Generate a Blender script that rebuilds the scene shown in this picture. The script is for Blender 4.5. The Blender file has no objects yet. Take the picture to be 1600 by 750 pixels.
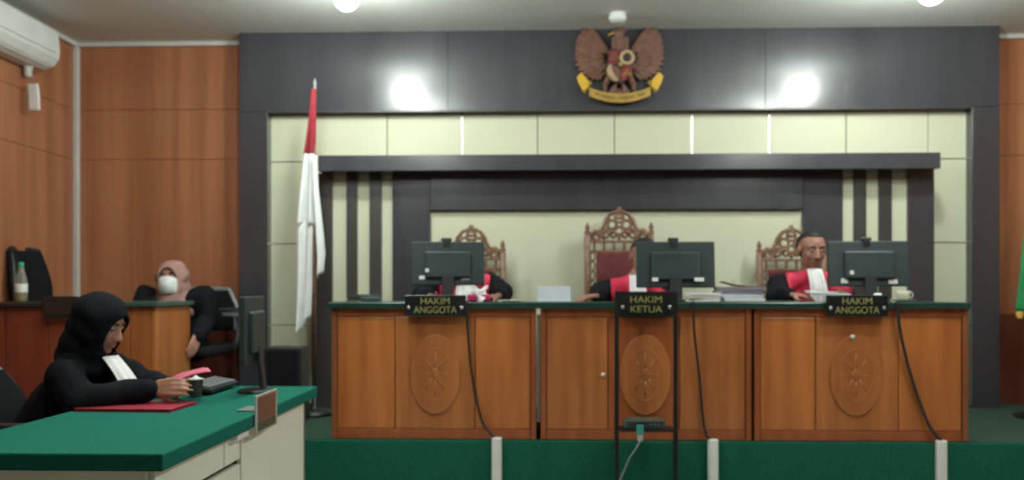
import bpy, bmesh, math, random
from mathutils import Vector, Matrix, Euler
random.seed(7)
PI = math.pi
SC = bpy.context.scene
COL = SC.collection

# ---------------------------------------------------------------- camera
F = 1250.0            # focal length in pixels of the 1600 x 750 frame
HY = 455.0            # horizon row
YAW = math.atan(36.0 / F)
CAM = Vector((0, 0, 1.22))
cam_d = bpy.data.cameras.new('camera'); cam = bpy.data.objects.new('camera', cam_d); COL.objects.link(cam)
cam.location = CAM; cam.rotation_euler = (PI/2, 0, YAW)
cam_d.sensor_fit = 'HORIZONTAL'; cam_d.sensor_width = 36.0; cam_d.lens = 36.0 * F / 1600.0
cam_d.shift_y = (HY - 375.0) / 1600.0
cam_d.clip_start = 0.05
cam_d.dof.use_dof = True; cam_d.dof.focus_distance = 1.9; cam_d.dof.aperture_fstop = 2.8
SC.camera = cam

# ---------------------------------------------------------------- world, exposure
wd = bpy.data.worlds.new('world'); SC.world = wd; wd.use_nodes = True
wd.node_tree.nodes['Background'].inputs[0].default_value = (0.75, 0.85, 0.9, 1)
wd.node_tree.nodes['Background'].inputs[1].default_value = 0.05
SC.view_settings.view_transform = 'Standard'; SC.view_settings.look = 'None'
SC.view_settings.gamma = 1.0; SC.view_settings.use_curve_mapping = False
SC.view_settings.exposure = 0.0
BULB = 262.0           # emission strength of the lit ceiling bulbs

def W(px, py, d):
    """world point seen at pixel (px, py) on the plane y = d"""
    c, s = math.cos(YAW), math.sin(YAW)
    r = Vector((-s, c, 0)) + Vector((c, s, 0)) * ((px - 800) / F) + Vector((0, 0, (HY - py) / F))
    return CAM + r * (d / r.y)
def X(px, d): return W(px, HY, d).x
def Z(py, d, px=836): return W(px, py, d).z

# ---------------------------------------------------------------- materials
def lin(r, g, b):
    f = lambda c: ((c/255 + 0.055) / 1.055) ** 2.4 if c/255 > 0.04045 else c/255/12.92
    return (f(r), f(g), f(b))
MATS = {}
def pm(name, col, rough=0.5, metal=0.0, col2=None, scale=6.0, stretch=(1, 1, 1), bump=0.0, coat=0.0, coat_rough=0.08,
       detail=4.0, rvar=0.0, sheen=0.0, alpha=None, trans=0.0, emit=0.0, ecol=None, spec=None, lo=0.3, hi=0.7):
    m = bpy.data.materials.new(name); m.use_nodes = True
    nt = m.node_tree; b = nt.nodes['Principled BSDF']
    if col2 is None: col2 = tuple(c * 0.88 for c in col)
    tc = nt.nodes.new('ShaderNodeTexCoord'); mp = nt.nodes.new('ShaderNodeMapping')
    mp.inputs['Scale'].default_value = stretch
    nz = nt.nodes.new('ShaderNodeTexNoise'); nz.inputs['Scale'].default_value = scale; nz.inputs['Detail'].default_value = detail
    rp = nt.nodes.new('ShaderNodeValToRGB')
    rp.color_ramp.elements[0].position = lo; rp.color_ramp.elements[0].color = (*col2, 1)
    rp.color_ramp.elements[1].position = hi; rp.color_ramp.elements[1].color = (*col, 1)
    L = nt.links.new
    L(tc.outputs['Object'], mp.inputs['Vector']); L(mp.outputs['Vector'], nz.inputs['Vector'])
    L(nz.outputs['Fac'], rp.inputs['Fac']); L(rp.outputs['Color'], b.inputs['Base Color'])
    b.inputs['Roughness'].default_value = rough; b.inputs['Metallic'].default_value = metal
    b.inputs['Coat Weight'].default_value = coat; b.inputs['Coat Roughness'].default_value = coat_rough
    b.inputs['Sheen Weight'].default_value = sheen
    b.inputs['Transmission Weight'].default_value = trans
    if spec is not None: b.inputs['Specular IOR Level'].default_value = spec
    if rvar:
        mr = nt.nodes.new('ShaderNodeMapRange'); mr.inputs['To Min'].default_value = max(0.02, rough - rvar); mr.inputs['To Max'].default_value = rough + rvar
        L(nz.outputs['Fac'], mr.inputs['Value']); L(mr.outputs['Result'], b.inputs['Roughness'])
    if bump:
        bp = nt.nodes.new('ShaderNodeBump'); bp.inputs['Strength'].default_value = bump; bp.inputs['Distance'].default_value = 0.004
        L(nz.outputs['Fac'], bp.inputs['Height']); L(bp.outputs['Normal'], b.inputs['Normal'])
    if emit:
        b.inputs['Emission Color'].default_value = (*(ecol or col), 1); b.inputs['Emission Strength'].default_value = emit
    MATS[name] = m
    return m
def M(n): return MATS[n]

pm('wall_wood', (0.43, 0.180, 0.086), 0.42, col2=(0.32, 0.122, 0.054), scale=3.0, stretch=(3.2, 3.2, 0.14), coat=0.15, coat_rough=0.3, lo=.38, hi=.62)  # wood grain, contrast raised to paint in vertical reflection bands
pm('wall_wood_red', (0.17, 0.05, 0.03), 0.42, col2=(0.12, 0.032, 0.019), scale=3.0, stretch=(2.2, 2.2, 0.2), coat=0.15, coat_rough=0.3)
pm('bench_wood', (0.56, 0.19, 0.048), 0.38, col2=(0.29, 0.082, 0.018), scale=2.6, stretch=(3.2, 3.2, 0.28), coat=0.25, coat_rough=0.22, detail=6)
pm('bench_wood_b', (0.47, 0.168, 0.048), 0.38, col2=(0.30, 0.090, 0.022), scale=3.4, stretch=(3.6, 3.6, 0.25), coat=0.25, coat_rough=0.22, detail=6)
pm('bench_frame', (0.36, 0.098, 0.026), 0.38, col2=(0.24, 0.060, 0.015), scale=3.0, stretch=(4, 4, 0.4), coat=0.25, coat_rough=0.22)
pm('bench_edge', (0.29, 0.105, 0.04), 0.4, col2=(0.21, 0.065, 0.02), scale=3.0, stretch=(4, 4, 0.4), coat=0.2, coat_rough=0.25)
pm('bench_red', (0.29, 0.066, 0.030), 0.4, col2=(0.20, 0.040, 0.017), scale=3.0, stretch=(3, 3, 0.3), coat=0.2, coat_rough=0.25)
pm('carved_wood', (0.26, 0.145, 0.085), 0.45, col2=(0.13, 0.062, 0.034), scale=22, coat=0.15, coat_rough=0.3)
pm('beige', (0.61, 0.62, 0.465), 0.5, col2=(0.58, 0.59, 0.44), scale=2.0, spec=.35)
pm('dark_laminate', (0.050, 0.051, 0.060), 0.24, col2=(0.041, 0.042, 0.050), scale=2.4, stretch=(3, 3, 0.4), coat=0.6, coat_rough=0.10, rvar=0.06)
pm('dark_bar', (0.050, 0.046, 0.045), 0.4, col2=(0.040, 0.037, 0.036), scale=3, coat=0.25, coat_rough=0.15)
pm('ceiling_paint', (0.72, 0.75, 0.71), 0.8, col2=(0.69, 0.72, 0.68), scale=0.8)
pm('trim_white', (0.62, 0.62, 0.60), 0.45, scale=9)
pm('metal_strip', (0.80, 0.80, 0.74), 0.16, metal=1.0, scale=20)
pm('chrome', (0.7, 0.7, 0.7), 0.15, metal=1.0, scale=20)
pm('carpet_green', (0.016, 0.135, 0.080), 0.95, col2=(0.008, 0.085, 0.050), scale=160, bump=0.5, spec=.1)
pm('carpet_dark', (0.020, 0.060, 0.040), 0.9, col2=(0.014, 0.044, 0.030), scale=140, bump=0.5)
pm('felt_green', (0.013, 0.140, 0.102), 0.95, col2=(0.011, 0.120, 0.088), scale=120, bump=0.3, spec=.08)
pm('top_green', (0.012, 0.052, 0.040), 0.28, col2=(0.009, 0.040, 0.030), scale=12, coat=0.4, coat_rough=0.1)
pm('top_black', (0.020, 0.022, 0.022), 0.3, scale=12, coat=0.3, coat_rough=0.15)
pm('floor_tile', (0.42, 0.42, 0.38), 0.25, scale=2)
pm('cream_panel', (0.85, 0.85, 0.74), 0.45, col2=(0.81, 0.81, 0.70), scale=5)
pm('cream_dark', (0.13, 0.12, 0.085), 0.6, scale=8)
pm('black_plastic', (0.018, 0.020, 0.022), 0.45, scale=14)
pm('monitor_back', (0.022, 0.036, 0.037), 0.5, col2=(0.018, 0.030, 0.031), scale=10)
pm('screen_glass', (0.010, 0.011, 0.013), 0.12, scale=4)
pm('black_metal', (0.014, 0.016, 0.016), 0.4, metal=0.3, scale=12)
pm('black_fabric', (0.010, 0.011, 0.013), 0.9, col2=(0.007, 0.008, 0.009), scale=60, bump=0.25, spec=.2)
pm('robe_black', (0.008, 0.010, 0.013), 0.85, col2=(0.005, 0.006, 0.008), scale=30, bump=0.3, spec=.15)
pm('robe_red', (0.70, 0.03, 0.09), 0.7, col2=(0.58, 0.02, 0.065), scale=25, bump=0.2)
pm('white_cloth', (0.78, 0.78, 0.80), 0.8, col2=(0.70, 0.70, 0.73), scale=18, bump=0.2)
pm('flag_red', (0.30, 0.012, 0.030), 0.75, col2=(0.22, 0.009, 0.020), scale=14)
pm('flag_white', (0.78, 0.80, 0.80), 0.75, col2=(0.68, 0.70, 0.71), scale=12)
pm('flag_green', (0.012, 0.24, 0.075), 0.75, col2=(0.010, 0.18, 0.055), scale=12)
pm('fringe_gold', (0.50, 0.28, 0.05), 0.6, col2=(0.36, 0.19, 0.03), scale=60)
pm('hijab_black', (0.006, 0.008, 0.011), 0.9, col2=(0.004, 0.005, 0.007), scale=24, bump=0.3, spec=.15)
pm('hijab_pink', (0.40, 0.225, 0.20), 0.85, col2=(0.32, 0.17, 0.15), scale=22, bump=0.3)
pm('skin', (0.34, 0.165, 0.115), 0.5, col2=(0.29, 0.135, 0.092), scale=18)
pm('skin_light', (0.42, 0.215, 0.155), 0.5, col2=(0.37, 0.18, 0.125), scale=18)
pm('lips', (0.25, 0.075, 0.06), 0.45, scale=20)
pm('hair', (0.012, 0.011, 0.011), 0.6, col2=(0.006, 0.006, 0.006), scale=90, bump=0.4)
pm('eye_white', (0.40, 0.37, 0.34), 0.25, scale=10)
pm('iris', (0.012, 0.008, 0.006), 0.15, scale=10)
pm('mask_white', (0.75, 0.78, 0.77), 0.8, scale=30, bump=0.15)
pm('paper', (0.74, 0.75, 0.76), 0.7, scale=14)
pm('paper_blue', (0.62, 0.68, 0.76), 0.6, scale=14)
pm('paper_purple', (0.24, 0.21, 0.27), 0.7, scale=14)
pm('paper_pink', (0.70, 0.16, 0.26), 0.65, col2=(0.58, 0.11, 0.19), scale=10)
pm('folder_red', (0.36, 0.025, 0.055), 0.5, col2=(0.29, 0.018, 0.040), scale=12)
pm('folder_dark', (0.10, 0.014, 0.022), 0.5, scale=12)
pm('magenta', (0.50, 0.02, 0.12), 0.5, scale=12)
pm('plaque_black', (0.014, 0.018, 0.018), 0.16, scale=10, coat=0.3)
pm('plaque_text', (0.30, 0.29, 0.10), 0.5, col2=(0.26, 0.25, 0.085), scale=20)
pm('plaque_brown', (0.20, 0.095, 0.065), 0.4, col2=(0.15, 0.065, 0.042), scale=30)
pm('acrylic', (0.42, 0.44, 0.42), 0.15, scale=10)
pm('acrylic_green', (0.06, 0.11, 0.075), 0.2, scale=10)
pm('white_plastic', (0.82, 0.84, 0.81), 0.4, scale=10)
pm('ac_white', (0.74, 0.78, 0.75), 0.38, scale=5)
pm('grey_plastic', (0.23, 0.25, 0.26), 0.4, scale=12)
pm('teal_plastic', (0.05, 0.30, 0.26), 0.4, scale=12)
pm('dark_gap', (0.03, 0.03, 0.028), 0.6, scale=8)
pm('cap_green', (0.02, 0.42, 0.20), 0.35, scale=12)
pm('label_yellow', (0.62, 0.42, 0.05), 0.5, scale=12)
pm('bottle_plastic', (0.70, 0.78, 0.74), 0.1, scale=10, trans=0.85)
pm('glass', (0.85, 0.92, 0.92), 0.04, scale=10, trans=0.95)
pm('cup_cream', (0.64, 0.64, 0.50), 0.3, scale=10)
pm('cushion_red', (0.16, 0.03, 0.035), 0.8, col2=(0.11, 0.02, 0.024), scale=30, bump=0.3)
pm('emblem_brown', (0.185, 0.088, 0.058), 0.5, col2=(0.135, 0.058, 0.036), scale=26)
pm('emblem_dark', (0.030, 0.022, 0.018), 0.5, scale=20)
pm('emblem_red', (0.22, 0.020, 0.024), 0.5, scale=20)
pm('emblem_gold', (0.42, 0.27, 0.05), 0.45, col2=(0.33, 0.20, 0.035), scale=24)
pm('emblem_yellow', (0.66, 0.40, 0.03), 0.45, scale=20)
pm('emblem_cream', (0.42, 0.31, 0.18), 0.5, scale=20)
pm('bulb_lit', (0.95, 0.97, 0.95), 0.4, scale=5, emit=BULB, ecol=(0.93, 1.0, 0.93))
pm('bulb_off', (0.80, 0.84, 0.84), 0.3, scale=5)
pm('tint_glass', (0.05, 0.10, 0.085), 0.15, scale=10)

# ---------------------------------------------------------------- mesh builder
class MB:
    def __init__(s): s.v = []; s.f = []
    def add(s, vs, fs):
        o = len(s.v); s.v += [Vector(p) for p in vs]; s.f += [tuple(i + o for i in f) for f in fs]; return s
    def box(s, x0, x1, y0, y1, z0, z1):
        vs = [(x, y, z) for z in (z0, z1) for y in (y0, y1) for x in (x0, x1)]
        return s.add(vs, [(0, 2, 3, 1), (4, 5, 7, 6), (0, 1, 5, 4), (2, 6, 7, 3), (0, 4, 6, 2), (1, 3, 7, 5)])
    def obox(s, c, size, rot):
        R = rot if isinstance(rot, Matrix) else Euler(rot).to_matrix()
        h = Vector(size) / 2; vs = [Vector(c) + R @ Vector((x*h.x, y*h.y, z*h.z)) for z in (-1, 1) for y in (-1, 1) for x in (-1, 1)]
        return s.add(vs, [(0, 2, 3, 1), (4, 5, 7, 6), (0, 1, 5, 4), (2, 6, 7, 3), (0, 4, 6, 2), (1, 3, 7, 5)])
    def cyl(s, p0, p1, r0, r1=None, n=16):
        r1 = r0 if r1 is None else r1
        p0, p1 = Vector(p0), Vector(p1); a = (p1 - p0).normalized()
        u = a.orthogonal().normalized(); w = a.cross(u)
        vs = []
        for p, r in ((p0, r0), (p1, r1)):
            vs += [p + (u*math.cos(2*PI*i/n) + w*math.sin(2*PI*i/n))*r for i in range(n)]
        fs = [(i, (i+1) % n, n + (i+1) % n, n + i) for i in range(n)]
        return s.add(vs, fs + [tuple(range(n))[::-1], tuple(range(n, 2*n))])
    def ell(s, c, r, R=None, nu=16, nv=10):
        if not hasattr(r, '__len__'): r = (r, r, r)
        R = R or Matrix.Identity(3); c = Vector(c); vs = [c + R @ Vector((0, 0, -r[2]))]
        for j in range(1, nv):
            t = -PI/2 + PI*j/nv
            for i in range(nu):
                a = 2*PI*i/nu
                vs.append(c + R @ Vector((r[0]*math.cos(t)*math.cos(a), r[1]*math.cos(t)*math.sin(a), r[2]*math.sin(t))))
        vs.append(c + R @ Vector((0, 0, r[2]))); top = len(vs) - 1
        fs = [(0, 1 + (i+1) % nu, 1 + i) for i in range(nu)]
        for j in range(nv - 2):
            b = 1 + j*nu
            fs += [(b + i, b + (i+1) % nu, b + nu + (i+1) % nu, b + nu + i) for i in range(nu)]
        b = 1 + (nv-2)*nu
        fs += [(b + i, b + (i+1) % nu, top) for i in range(nu)]
        return s.add(vs, fs)
    def cap(s, p0, p1, r0, r1=None, n=12):
        r1 = r0 if r1 is None else r1
        s.ell(p0, r0, nu=n, nv=8); s.ell(p1, r1, nu=n, nv=8)
        if (Vector(p1) - Vector(p0)).length > 1e-5: s.cyl(p0, p1, r0, r1, n)
        return s
    def tube(s, pts, r, n=8, closed=False):
        pts = [Vector(p) for p in pts]; m = len(pts); vs = []; prev = None
        for i, p in enumerate(pts):
            if closed: t = pts[(i+1) % m] - pts[i-1]
            else: t = pts[min(i+1, m-1)] - pts[max(i-1, 0)]
            t.normalize()
            u = (prev - t*prev.dot(t)) if prev is not None else t.orthogonal()
            if u.length < 1e-6: u = t.orthogonal()
            u.normalize(); prev = u; w = t.cross(u)
            rr = r[i] if hasattr(r, '__len__') else r
            vs += [p + (u*math.cos(2*PI*k/n) + w*math.sin(2*PI*k/n))*rr for k in range(n)]
        fs = []
        for i in range(m if closed else m - 1):
            a, b = i*n, ((i+1) % m)*n
            fs += [(a + k, a + (k+1) % n, b + (k+1) % n, b + k) for k in range(n)]
        if not closed: fs += [tuple(range(n))[::-1], tuple(range((m-1)*n, m*n))]
        return s.add(vs, fs)
    def lathe(s, prof, c=(0, 0, 0), n=20, R=None):
        R = R or Matrix.Identity(3); c = Vector(c); vs = []; m = len(prof)
        for (r, z) in prof: vs += [c + R @ Vector((r*math.cos(2*PI*i/n), r*math.sin(2*PI*i/n), z)) for i in range(n)]
        fs = []
        for j in range(m - 1): fs += [(j*n + i, j*n + (i+1) % n, (j+1)*n + (i+1) % n, (j+1)*n + i) for i in range(n)]
        return s.add(vs, fs + [tuple(range(n))[::-1], tuple(range((m-1)*n, m*n))])
    def prism(s, poly, y0, y1):
        """polygon in (x, z), extruded from y0 (front) to y1"""
        n = len(poly)
        vs = [(x, y0, z) for x, z in poly] + [(x, y1, z) for x, z in poly]
        return s.add(vs, [tuple(range(n)), tuple(range(n, 2*n))[::-1]] + [(i, n + i, n + (i+1) % n, (i+1) % n) for i in range(n)])
    def grid(s, fn, nu, nv):
        vs = [fn(i/(nu-1), j/(nv-1)) for j in range(nv) for i in range(nu)]
        return s.add(vs, [(j*nu + i, j*nu + i + 1, (j+1)*nu + i + 1, (j+1)*nu + i) for j in range(nv-1) for i in range(nu-1)])
    def mesh(s, name, off=(0, 0, 0)):
        me = bpy.data.meshes.new(name); o = Vector(off)
        me.from_pydata([tuple(p - o) for p in s.v], [], s.f); me.validate(); me.update()
        b = bmesh.new(); b.from_mesh(me); bmesh.ops.recalc_face_normals(b, faces=b.faces); b.to_mesh(me); b.free()
        return me
    def build(s, name, mat, parent=None, smooth=False, bevel=0.0, off=(0, 0, 0), solid=0.0, seg=2):
        return mkobj(name, s.mesh(name, off), mat, parent, smooth, bevel, solid, seg)

def mkobj(name, me, mat, parent=None, smooth=False, bevel=0.0, solid=0.0, seg=2):
    o = bpy.data.objects.new(name, me); COL.objects.link(o)
    me.materials.clear(); me.materials.append(M(mat) if isinstance(mat, str) else mat)
    if parent: o.parent = parent
    if smooth: me.polygons.foreach_set('use_smooth', [True] * len(me.polygons))
    if solid:
        md = o.modifiers.new('solid', 'SOLIDIFY'); md.thickness = solid; md.offset = 1.0
    if bevel:
        md = o.modifiers.new('bevel', 'BEVEL'); md.width = bevel; md.segments = seg; md.limit_method = 'ANGLE'
    return o
def tag(o, label, cat, group=None):
    o['label'] = label; o['category'] = cat
    if group: o['group'] = group
    return o
def thing(name, label, cat, loc=(0, 0, 0), rotz=0.0, group=None):
    o = bpy.data.objects.new(name, None); COL.objects.link(o); o.empty_display_size = 0.1
    o.location = loc; o.rotation_euler = (0, 0, rotz)
    return tag(o, label, cat, group)
def struct(o, label=None):
    o['kind'] = 'structure'
    if label: o['label'] = label
    return o
def text_mesh(name, body, size, mat, parent, loc, rot=(PI/2, 0, 0), width=None, extrude=0.0015):
    cu = bpy.data.curves.new(name, 'FONT'); cu.body = body; cu.size = size; cu.align_x = 'CENTER'; cu.align_y = 'CENTER'; cu.extrude = extrude
    t = bpy.data.objects.new(name + '_tmp', cu); COL.objects.link(t)
    bpy.context.view_layer.update()
    me = bpy.data.meshes.new_from_object(t.evaluated_get(bpy.context.evaluated_depsgraph_get()))
    bpy.data.objects.remove(t); bpy.data.curves.remove(cu)
    if width:
        xs = [v.co.x for v in me.vertices]; k = width / (max(xs) - min(xs))
        for v in me.vertices: v.co.x *= k
    me.name = name
    o = mkobj(name, me, mat, parent); o.location = loc; o.rotation_euler = rot
    return o
def remesh(mb, voxel, it=2, fac=0.5):
    me = mb.mesh('tmp'); o = bpy.data.objects.new('tmp', me); COL.objects.link(o)
    md = o.modifiers.new('r', 'REMESH'); md.mode = 'VOXEL'; md.voxel_size = voxel
    if it: sm = o.modifiers.new('s', 'SMOOTH'); sm.factor = fac; sm.iterations = it
    bpy.context.view_layer.update()
    r = bpy.data.meshes.new_from_object(o.evaluated_get(bpy.context.evaluated_depsgraph_get()))
    bpy.data.objects.remove(o); bpy.data.meshes.remove(me)
    return r
def shell(me, pred, off, smooth_b=8):
    """skin-tight piece of clothing: the faces of me where pred(centre, normal) holds, pushed out by off"""
    b = bmesh.new(); b.from_mesh(me); b.normal_update()
    kill = [f for f in b.faces if not pred(f.calc_center_median(), f.normal)]
    bmesh.ops.delete(b, geom=kill, context='FACES')
    for v in b.verts: v.co += v.normal * off
    bd = [v for v in b.verts if v.is_boundary]
    for _ in range(smooth_b):
        new = {}
        for v in bd:
            nb = [e.other_vert(v).co for e in v.link_edges if e.is_boundary]
            if len(nb) == 2: new[v] = v.co * 0.4 + (nb[0] + nb[1]) * 0.3
        for v, c in new.items(): v.co = c
    out = bpy.data.meshes.new('shell'); b.to_mesh(out); b.free()
    return out

# ---------------------------------------------------------------- room
D_WOOD, D_BEIGE, D_HEAD, D_INNER, D_LEDGE = 5.90, 5.76, 5.68, 5.58, 5.42
XL, XR, YR = X(117, D_WOOD), 4.65, -3.6
ZC = Z(47, D_HEAD)                    # ceiling height, about 3.07 m
ZD = 0.40                             # dais
struct(MB().box(XL-.1, XR+.1, YR-.1, D_WOOD+.1, -.1, 0).build('floor', 'floor_tile'))
struct(MB().box(XL-.1, XR+.1, YR-.1, D_WOOD+.1, ZC, ZC+.1).build('ceiling', 'ceiling_paint'))
D_DAIS = 4.385
dais = struct(MB().box(XL, XR, D_DAIS, D_WOOD, 0.0, ZD).build('floor_dais', 'carpet_green', bevel=.008))
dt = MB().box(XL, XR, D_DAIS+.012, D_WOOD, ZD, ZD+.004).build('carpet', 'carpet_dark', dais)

ROWS = [0.0, Z(490, D_WOOD), Z(247, D_WOOD), Z(168, D_WOOD), ZC]
def panels(parent, u0, u1, step, rows, place, thick=.012, gap=.0025):
    """rows x columns of wall panels, place(u0,u1,z0,z1,thick) -> MB"""
    n = max(1, round(abs(u1-u0)/step))
    for r in range(len(rows)-1):
        for i in range(n):
            a = u0 + (u1-u0)*i/n; b = u0 + (u1-u0)*(i+1)/n
            place(min(a, b)+gap/2, max(a, b)-gap/2, rows[r]+gap/2, rows[r+1]-gap/2, thick).build(
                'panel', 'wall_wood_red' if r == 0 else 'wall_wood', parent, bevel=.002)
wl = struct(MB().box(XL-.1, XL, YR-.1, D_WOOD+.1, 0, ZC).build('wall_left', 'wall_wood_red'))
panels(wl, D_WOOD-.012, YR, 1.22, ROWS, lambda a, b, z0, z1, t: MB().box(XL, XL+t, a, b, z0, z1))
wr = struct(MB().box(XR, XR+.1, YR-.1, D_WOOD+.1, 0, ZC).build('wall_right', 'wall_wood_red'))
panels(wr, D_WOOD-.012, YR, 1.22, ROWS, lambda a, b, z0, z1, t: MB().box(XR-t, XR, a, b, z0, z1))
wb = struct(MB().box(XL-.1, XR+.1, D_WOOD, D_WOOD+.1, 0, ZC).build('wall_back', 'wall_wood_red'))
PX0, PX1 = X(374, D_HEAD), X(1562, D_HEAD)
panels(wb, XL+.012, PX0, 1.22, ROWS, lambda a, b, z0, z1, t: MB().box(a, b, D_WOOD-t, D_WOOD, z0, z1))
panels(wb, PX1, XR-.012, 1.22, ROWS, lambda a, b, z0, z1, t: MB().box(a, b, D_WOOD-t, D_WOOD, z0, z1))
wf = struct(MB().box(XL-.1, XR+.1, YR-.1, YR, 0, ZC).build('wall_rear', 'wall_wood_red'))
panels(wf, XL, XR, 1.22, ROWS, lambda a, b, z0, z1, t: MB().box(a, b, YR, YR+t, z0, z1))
# white trims
t_ = .034
struct(MB().box(XL+.012, PX0, D_WOOD-.012-t_, D_WOOD-.012, ZC-t_, ZC).build('trim_1', 'trim_white', bevel=.006))
struct(MB().box(PX1, XR-.012, D_WOOD-.012-t_, D_WOOD-.012, ZC-t_, ZC).build('trim_2', 'trim_white', bevel=.006))
struct(MB().box(XL+.012, XL+.012+t_, YR, D_WOOD-.012, ZC-t_, ZC).build('trim_3', 'trim_white', bevel=.006))
struct(MB().box(XR-.012-t_, XR-.012, YR, D_WOOD-.012, ZC-t_, ZC).build('trim_4', 'trim_white', bevel=.006))
struct(MB().box(XL+.012, XL+.05, D_WOOD-.05, D_WOOD-.012, ZD, ZC-t_).build('trim_5', 'trim_white', bevel=.006))

# dark glossy portal: header in three sheets, two columns
zh = Z(171, D_HEAD)
portal = struct(MB().box(PX0+.01, PX1-.01, D_BEIGE+.03, D_WOOD-.001, ZD, ZC).build('wall_portal', 'dark_laminate'))
hx = [PX0, X(700, D_HEAD), X(1196, D_HEAD), PX1]
for a, b in zip(hx, hx[1:]): MB().box(a+.001, b-.001, D_HEAD, D_BEIGE+.03, zh, ZC).build('header_panel', 'dark_laminate', portal, bevel=.001)
MB().box(PX0, X(418, D_HEAD), D_HEAD, D_BEIGE+.03, ZD+.004, zh-.002).build('column', 'dark_laminate', portal, bevel=.002)
MB().box(X(1519, D_HEAD), PX1, D_HEAD, D_BEIGE+.03, ZD+.004, zh-.002).build('column', 'dark_laminate', portal, bevel=.002)
MB().box(X(418, D_HEAD), X(1519, D_HEAD), D_HEAD-.004, D_HEAD+.01, zh-.014, zh).build('edge_trim', 'dark_bar', portal, bevel=.002)  # trim coloured dark to paint in the shadow line below the header
# beige laminate field in separate sheets, with metal joint strips
field = struct(MB().box(X(418, D_BEIGE)-.02, X(1519, D_BEIGE)+.02, D_BEIGE+.012, D_BEIGE+.03, ZD, zh).build('wall_field', 'dark_gap'))
bx_ = [X(p, D_BEIGE) for p in (415, 487, 605, 722, 840, 960, 1081, 1202, 1322, 1450, 1522)]
bz_ = [ZD+.004] + [Z(p, D_BEIGE) for p in (508, 380, 251)] + [zh-.002]
for i in range(len(bx_)-1):
    for j in range(len(bz_)-1):
        if 1 <= i <= 8 and j < 3 and not (i in (1, 8)): continue      # behind the inner frame
        MB().box(bx_[i]+.003, bx_[i+1]-.003, D_BEIGE, D_BEIGE+.014, bz_[j]+.003, bz_[j+1]-.003).build('panel', 'beige', field, bevel=.002)
def strip(p0, p1):
    """flat half-round metal joint strip, 11 mm wide and 3.5 mm proud"""
    p0, p1 = Vector(p0), Vector(p1); a = (p1-p0).normalized(); w = a.cross(Vector((0, 1, 0))); n = 8; vs = []
    for p in (p0, p1): vs += [p + w*(.0055*math.cos(PI*k/n)) - Vector((0, .0035*math.sin(PI*k/n), 0)) for k in range(n+1)]
    MB().add(vs, [(k, k+1, n+2+k, n+1+k) for k in range(n)] + [(0, n+1, 2*n+1, n)]).build('joint_strip', 'metal_strip', field, smooth=True)
for i in (3, 6, 7):                                   # only these three upright joints carry a bright strip
    strip((bx_[i], D_BEIGE, bz_[3] if 2 <= i <= 8 else bz_[0]), (bx_[i], D_BEIGE, bz_[4]))
for j in (1, 2, 3):
    for a, b in ((0, 2), (8, 10)): strip((bx_[a], D_BEIGE, bz_[j]), (bx_[b], D_BEIGE, bz_[j]))
# inner frame: posts, slatted sides, band, ledge and plain back board
di = D_INNER
zl0, zl1 = Z(266, D_LEDGE), Z(241, D_LEDGE)
inner = struct(MB().box(X(517, di), X(1460, di), di+.05, D_BEIGE, ZD+.004, zl1-.01).build('wall_inner_frame', 'dark_bar'))
def ip(name, p0, p1, y0, y1, mat, d0=di, d1=di+.05, bev=.003):
    return MB().box(X(p0, d0), X(p1, d0), d0, d1, y0, y1).build(name, mat, inner, bevel=bev)
zt = zl0 + .01
ip('post', 487, 519, ZD+.004, zt, 'dark_bar'); ip('post', 613, 672, ZD+.004, zt, 'dark_laminate')
ip('post', 1255, 1317, ZD+.004, zt, 'dark_laminate'); ip('post', 1419, 1460, ZD+.004, zt, 'dark_laminate')
ip('band', 672, 1255, Z(328, di), zt, 'dark_laminate', di-.012)
ip('board', 672, 1255, ZD+.004, Z(328, di), 'beige', di+.03)
for a, b, bars in ((519, 613, ((541, 558), (577, 596))), (1317, 1419, ((1335, 1354), (1374, 1394)))):
    ip('slat_back', a, b, ZD+.004, zt, 'beige', di+.025)
    for (p, q) in bars: ip('slat', p, q, Z(463, di), zt, 'dark_bar', di, di+.025)
    ip('slat_rail', bars[0][0], bars[-1][1], Z(466, di), Z(460, di), 'dark_bar', di-.004, di+.02)
led = MB().box(X(497, D_LEDGE), X(1470, D_LEDGE), D_LEDGE, di+.02, zl0, zl1).build('ledge', 'dark_laminate', inner, bevel=.004)
# ---------------------------------------------------------------- judges' bench: three units and one continuous top
DB = 4.40
ZT = Z(472, DB)                        # top of the bench
def medallion(t, cx, y, cz, w, h):
    m = MB(); n = 40
    pts = [(cx + w/2*math.cos(2*PI*i/n), y, cz + h/2*math.sin(2*PI*i/n)) for i in range(n)]
    disc = MB().prism([(p[0], p[2]) for p in pts], y-.006, y+.004).build('medallion', 'bench_wood_b', t, bevel=.004)
    MB().tube([(p[0], y-.002, p[2]) for p in pts], .005, closed=True).build('medallion_rim', 'bench_wood_b', disc, smooth=True)
    pts2 = [(cx + w*.33*math.cos(2*PI*i/n), y-.005, cz + h*.33*math.sin(2*PI*i/n)) for i in range(n)]
    MB().tube(pts2, .0035, closed=True).build('medallion_ring', 'bench_wood_b', disc, smooth=True)
    r = MB()
    for k in range(8):
        a = 2*PI*k/8; ca, sa = math.cos(a), math.sin(a)
        r.cap((cx + .02*ca, y-.003, cz + .03*sa), (cx + w*.27*ca, y-.004, cz + h*.27*sa), .006, .004, n=8)
    r.ell((cx, y-.005, cz), (.026, .008, .036))
    r.build('carved_rays', 'bench_wood_b', disc, smooth=True)
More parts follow.
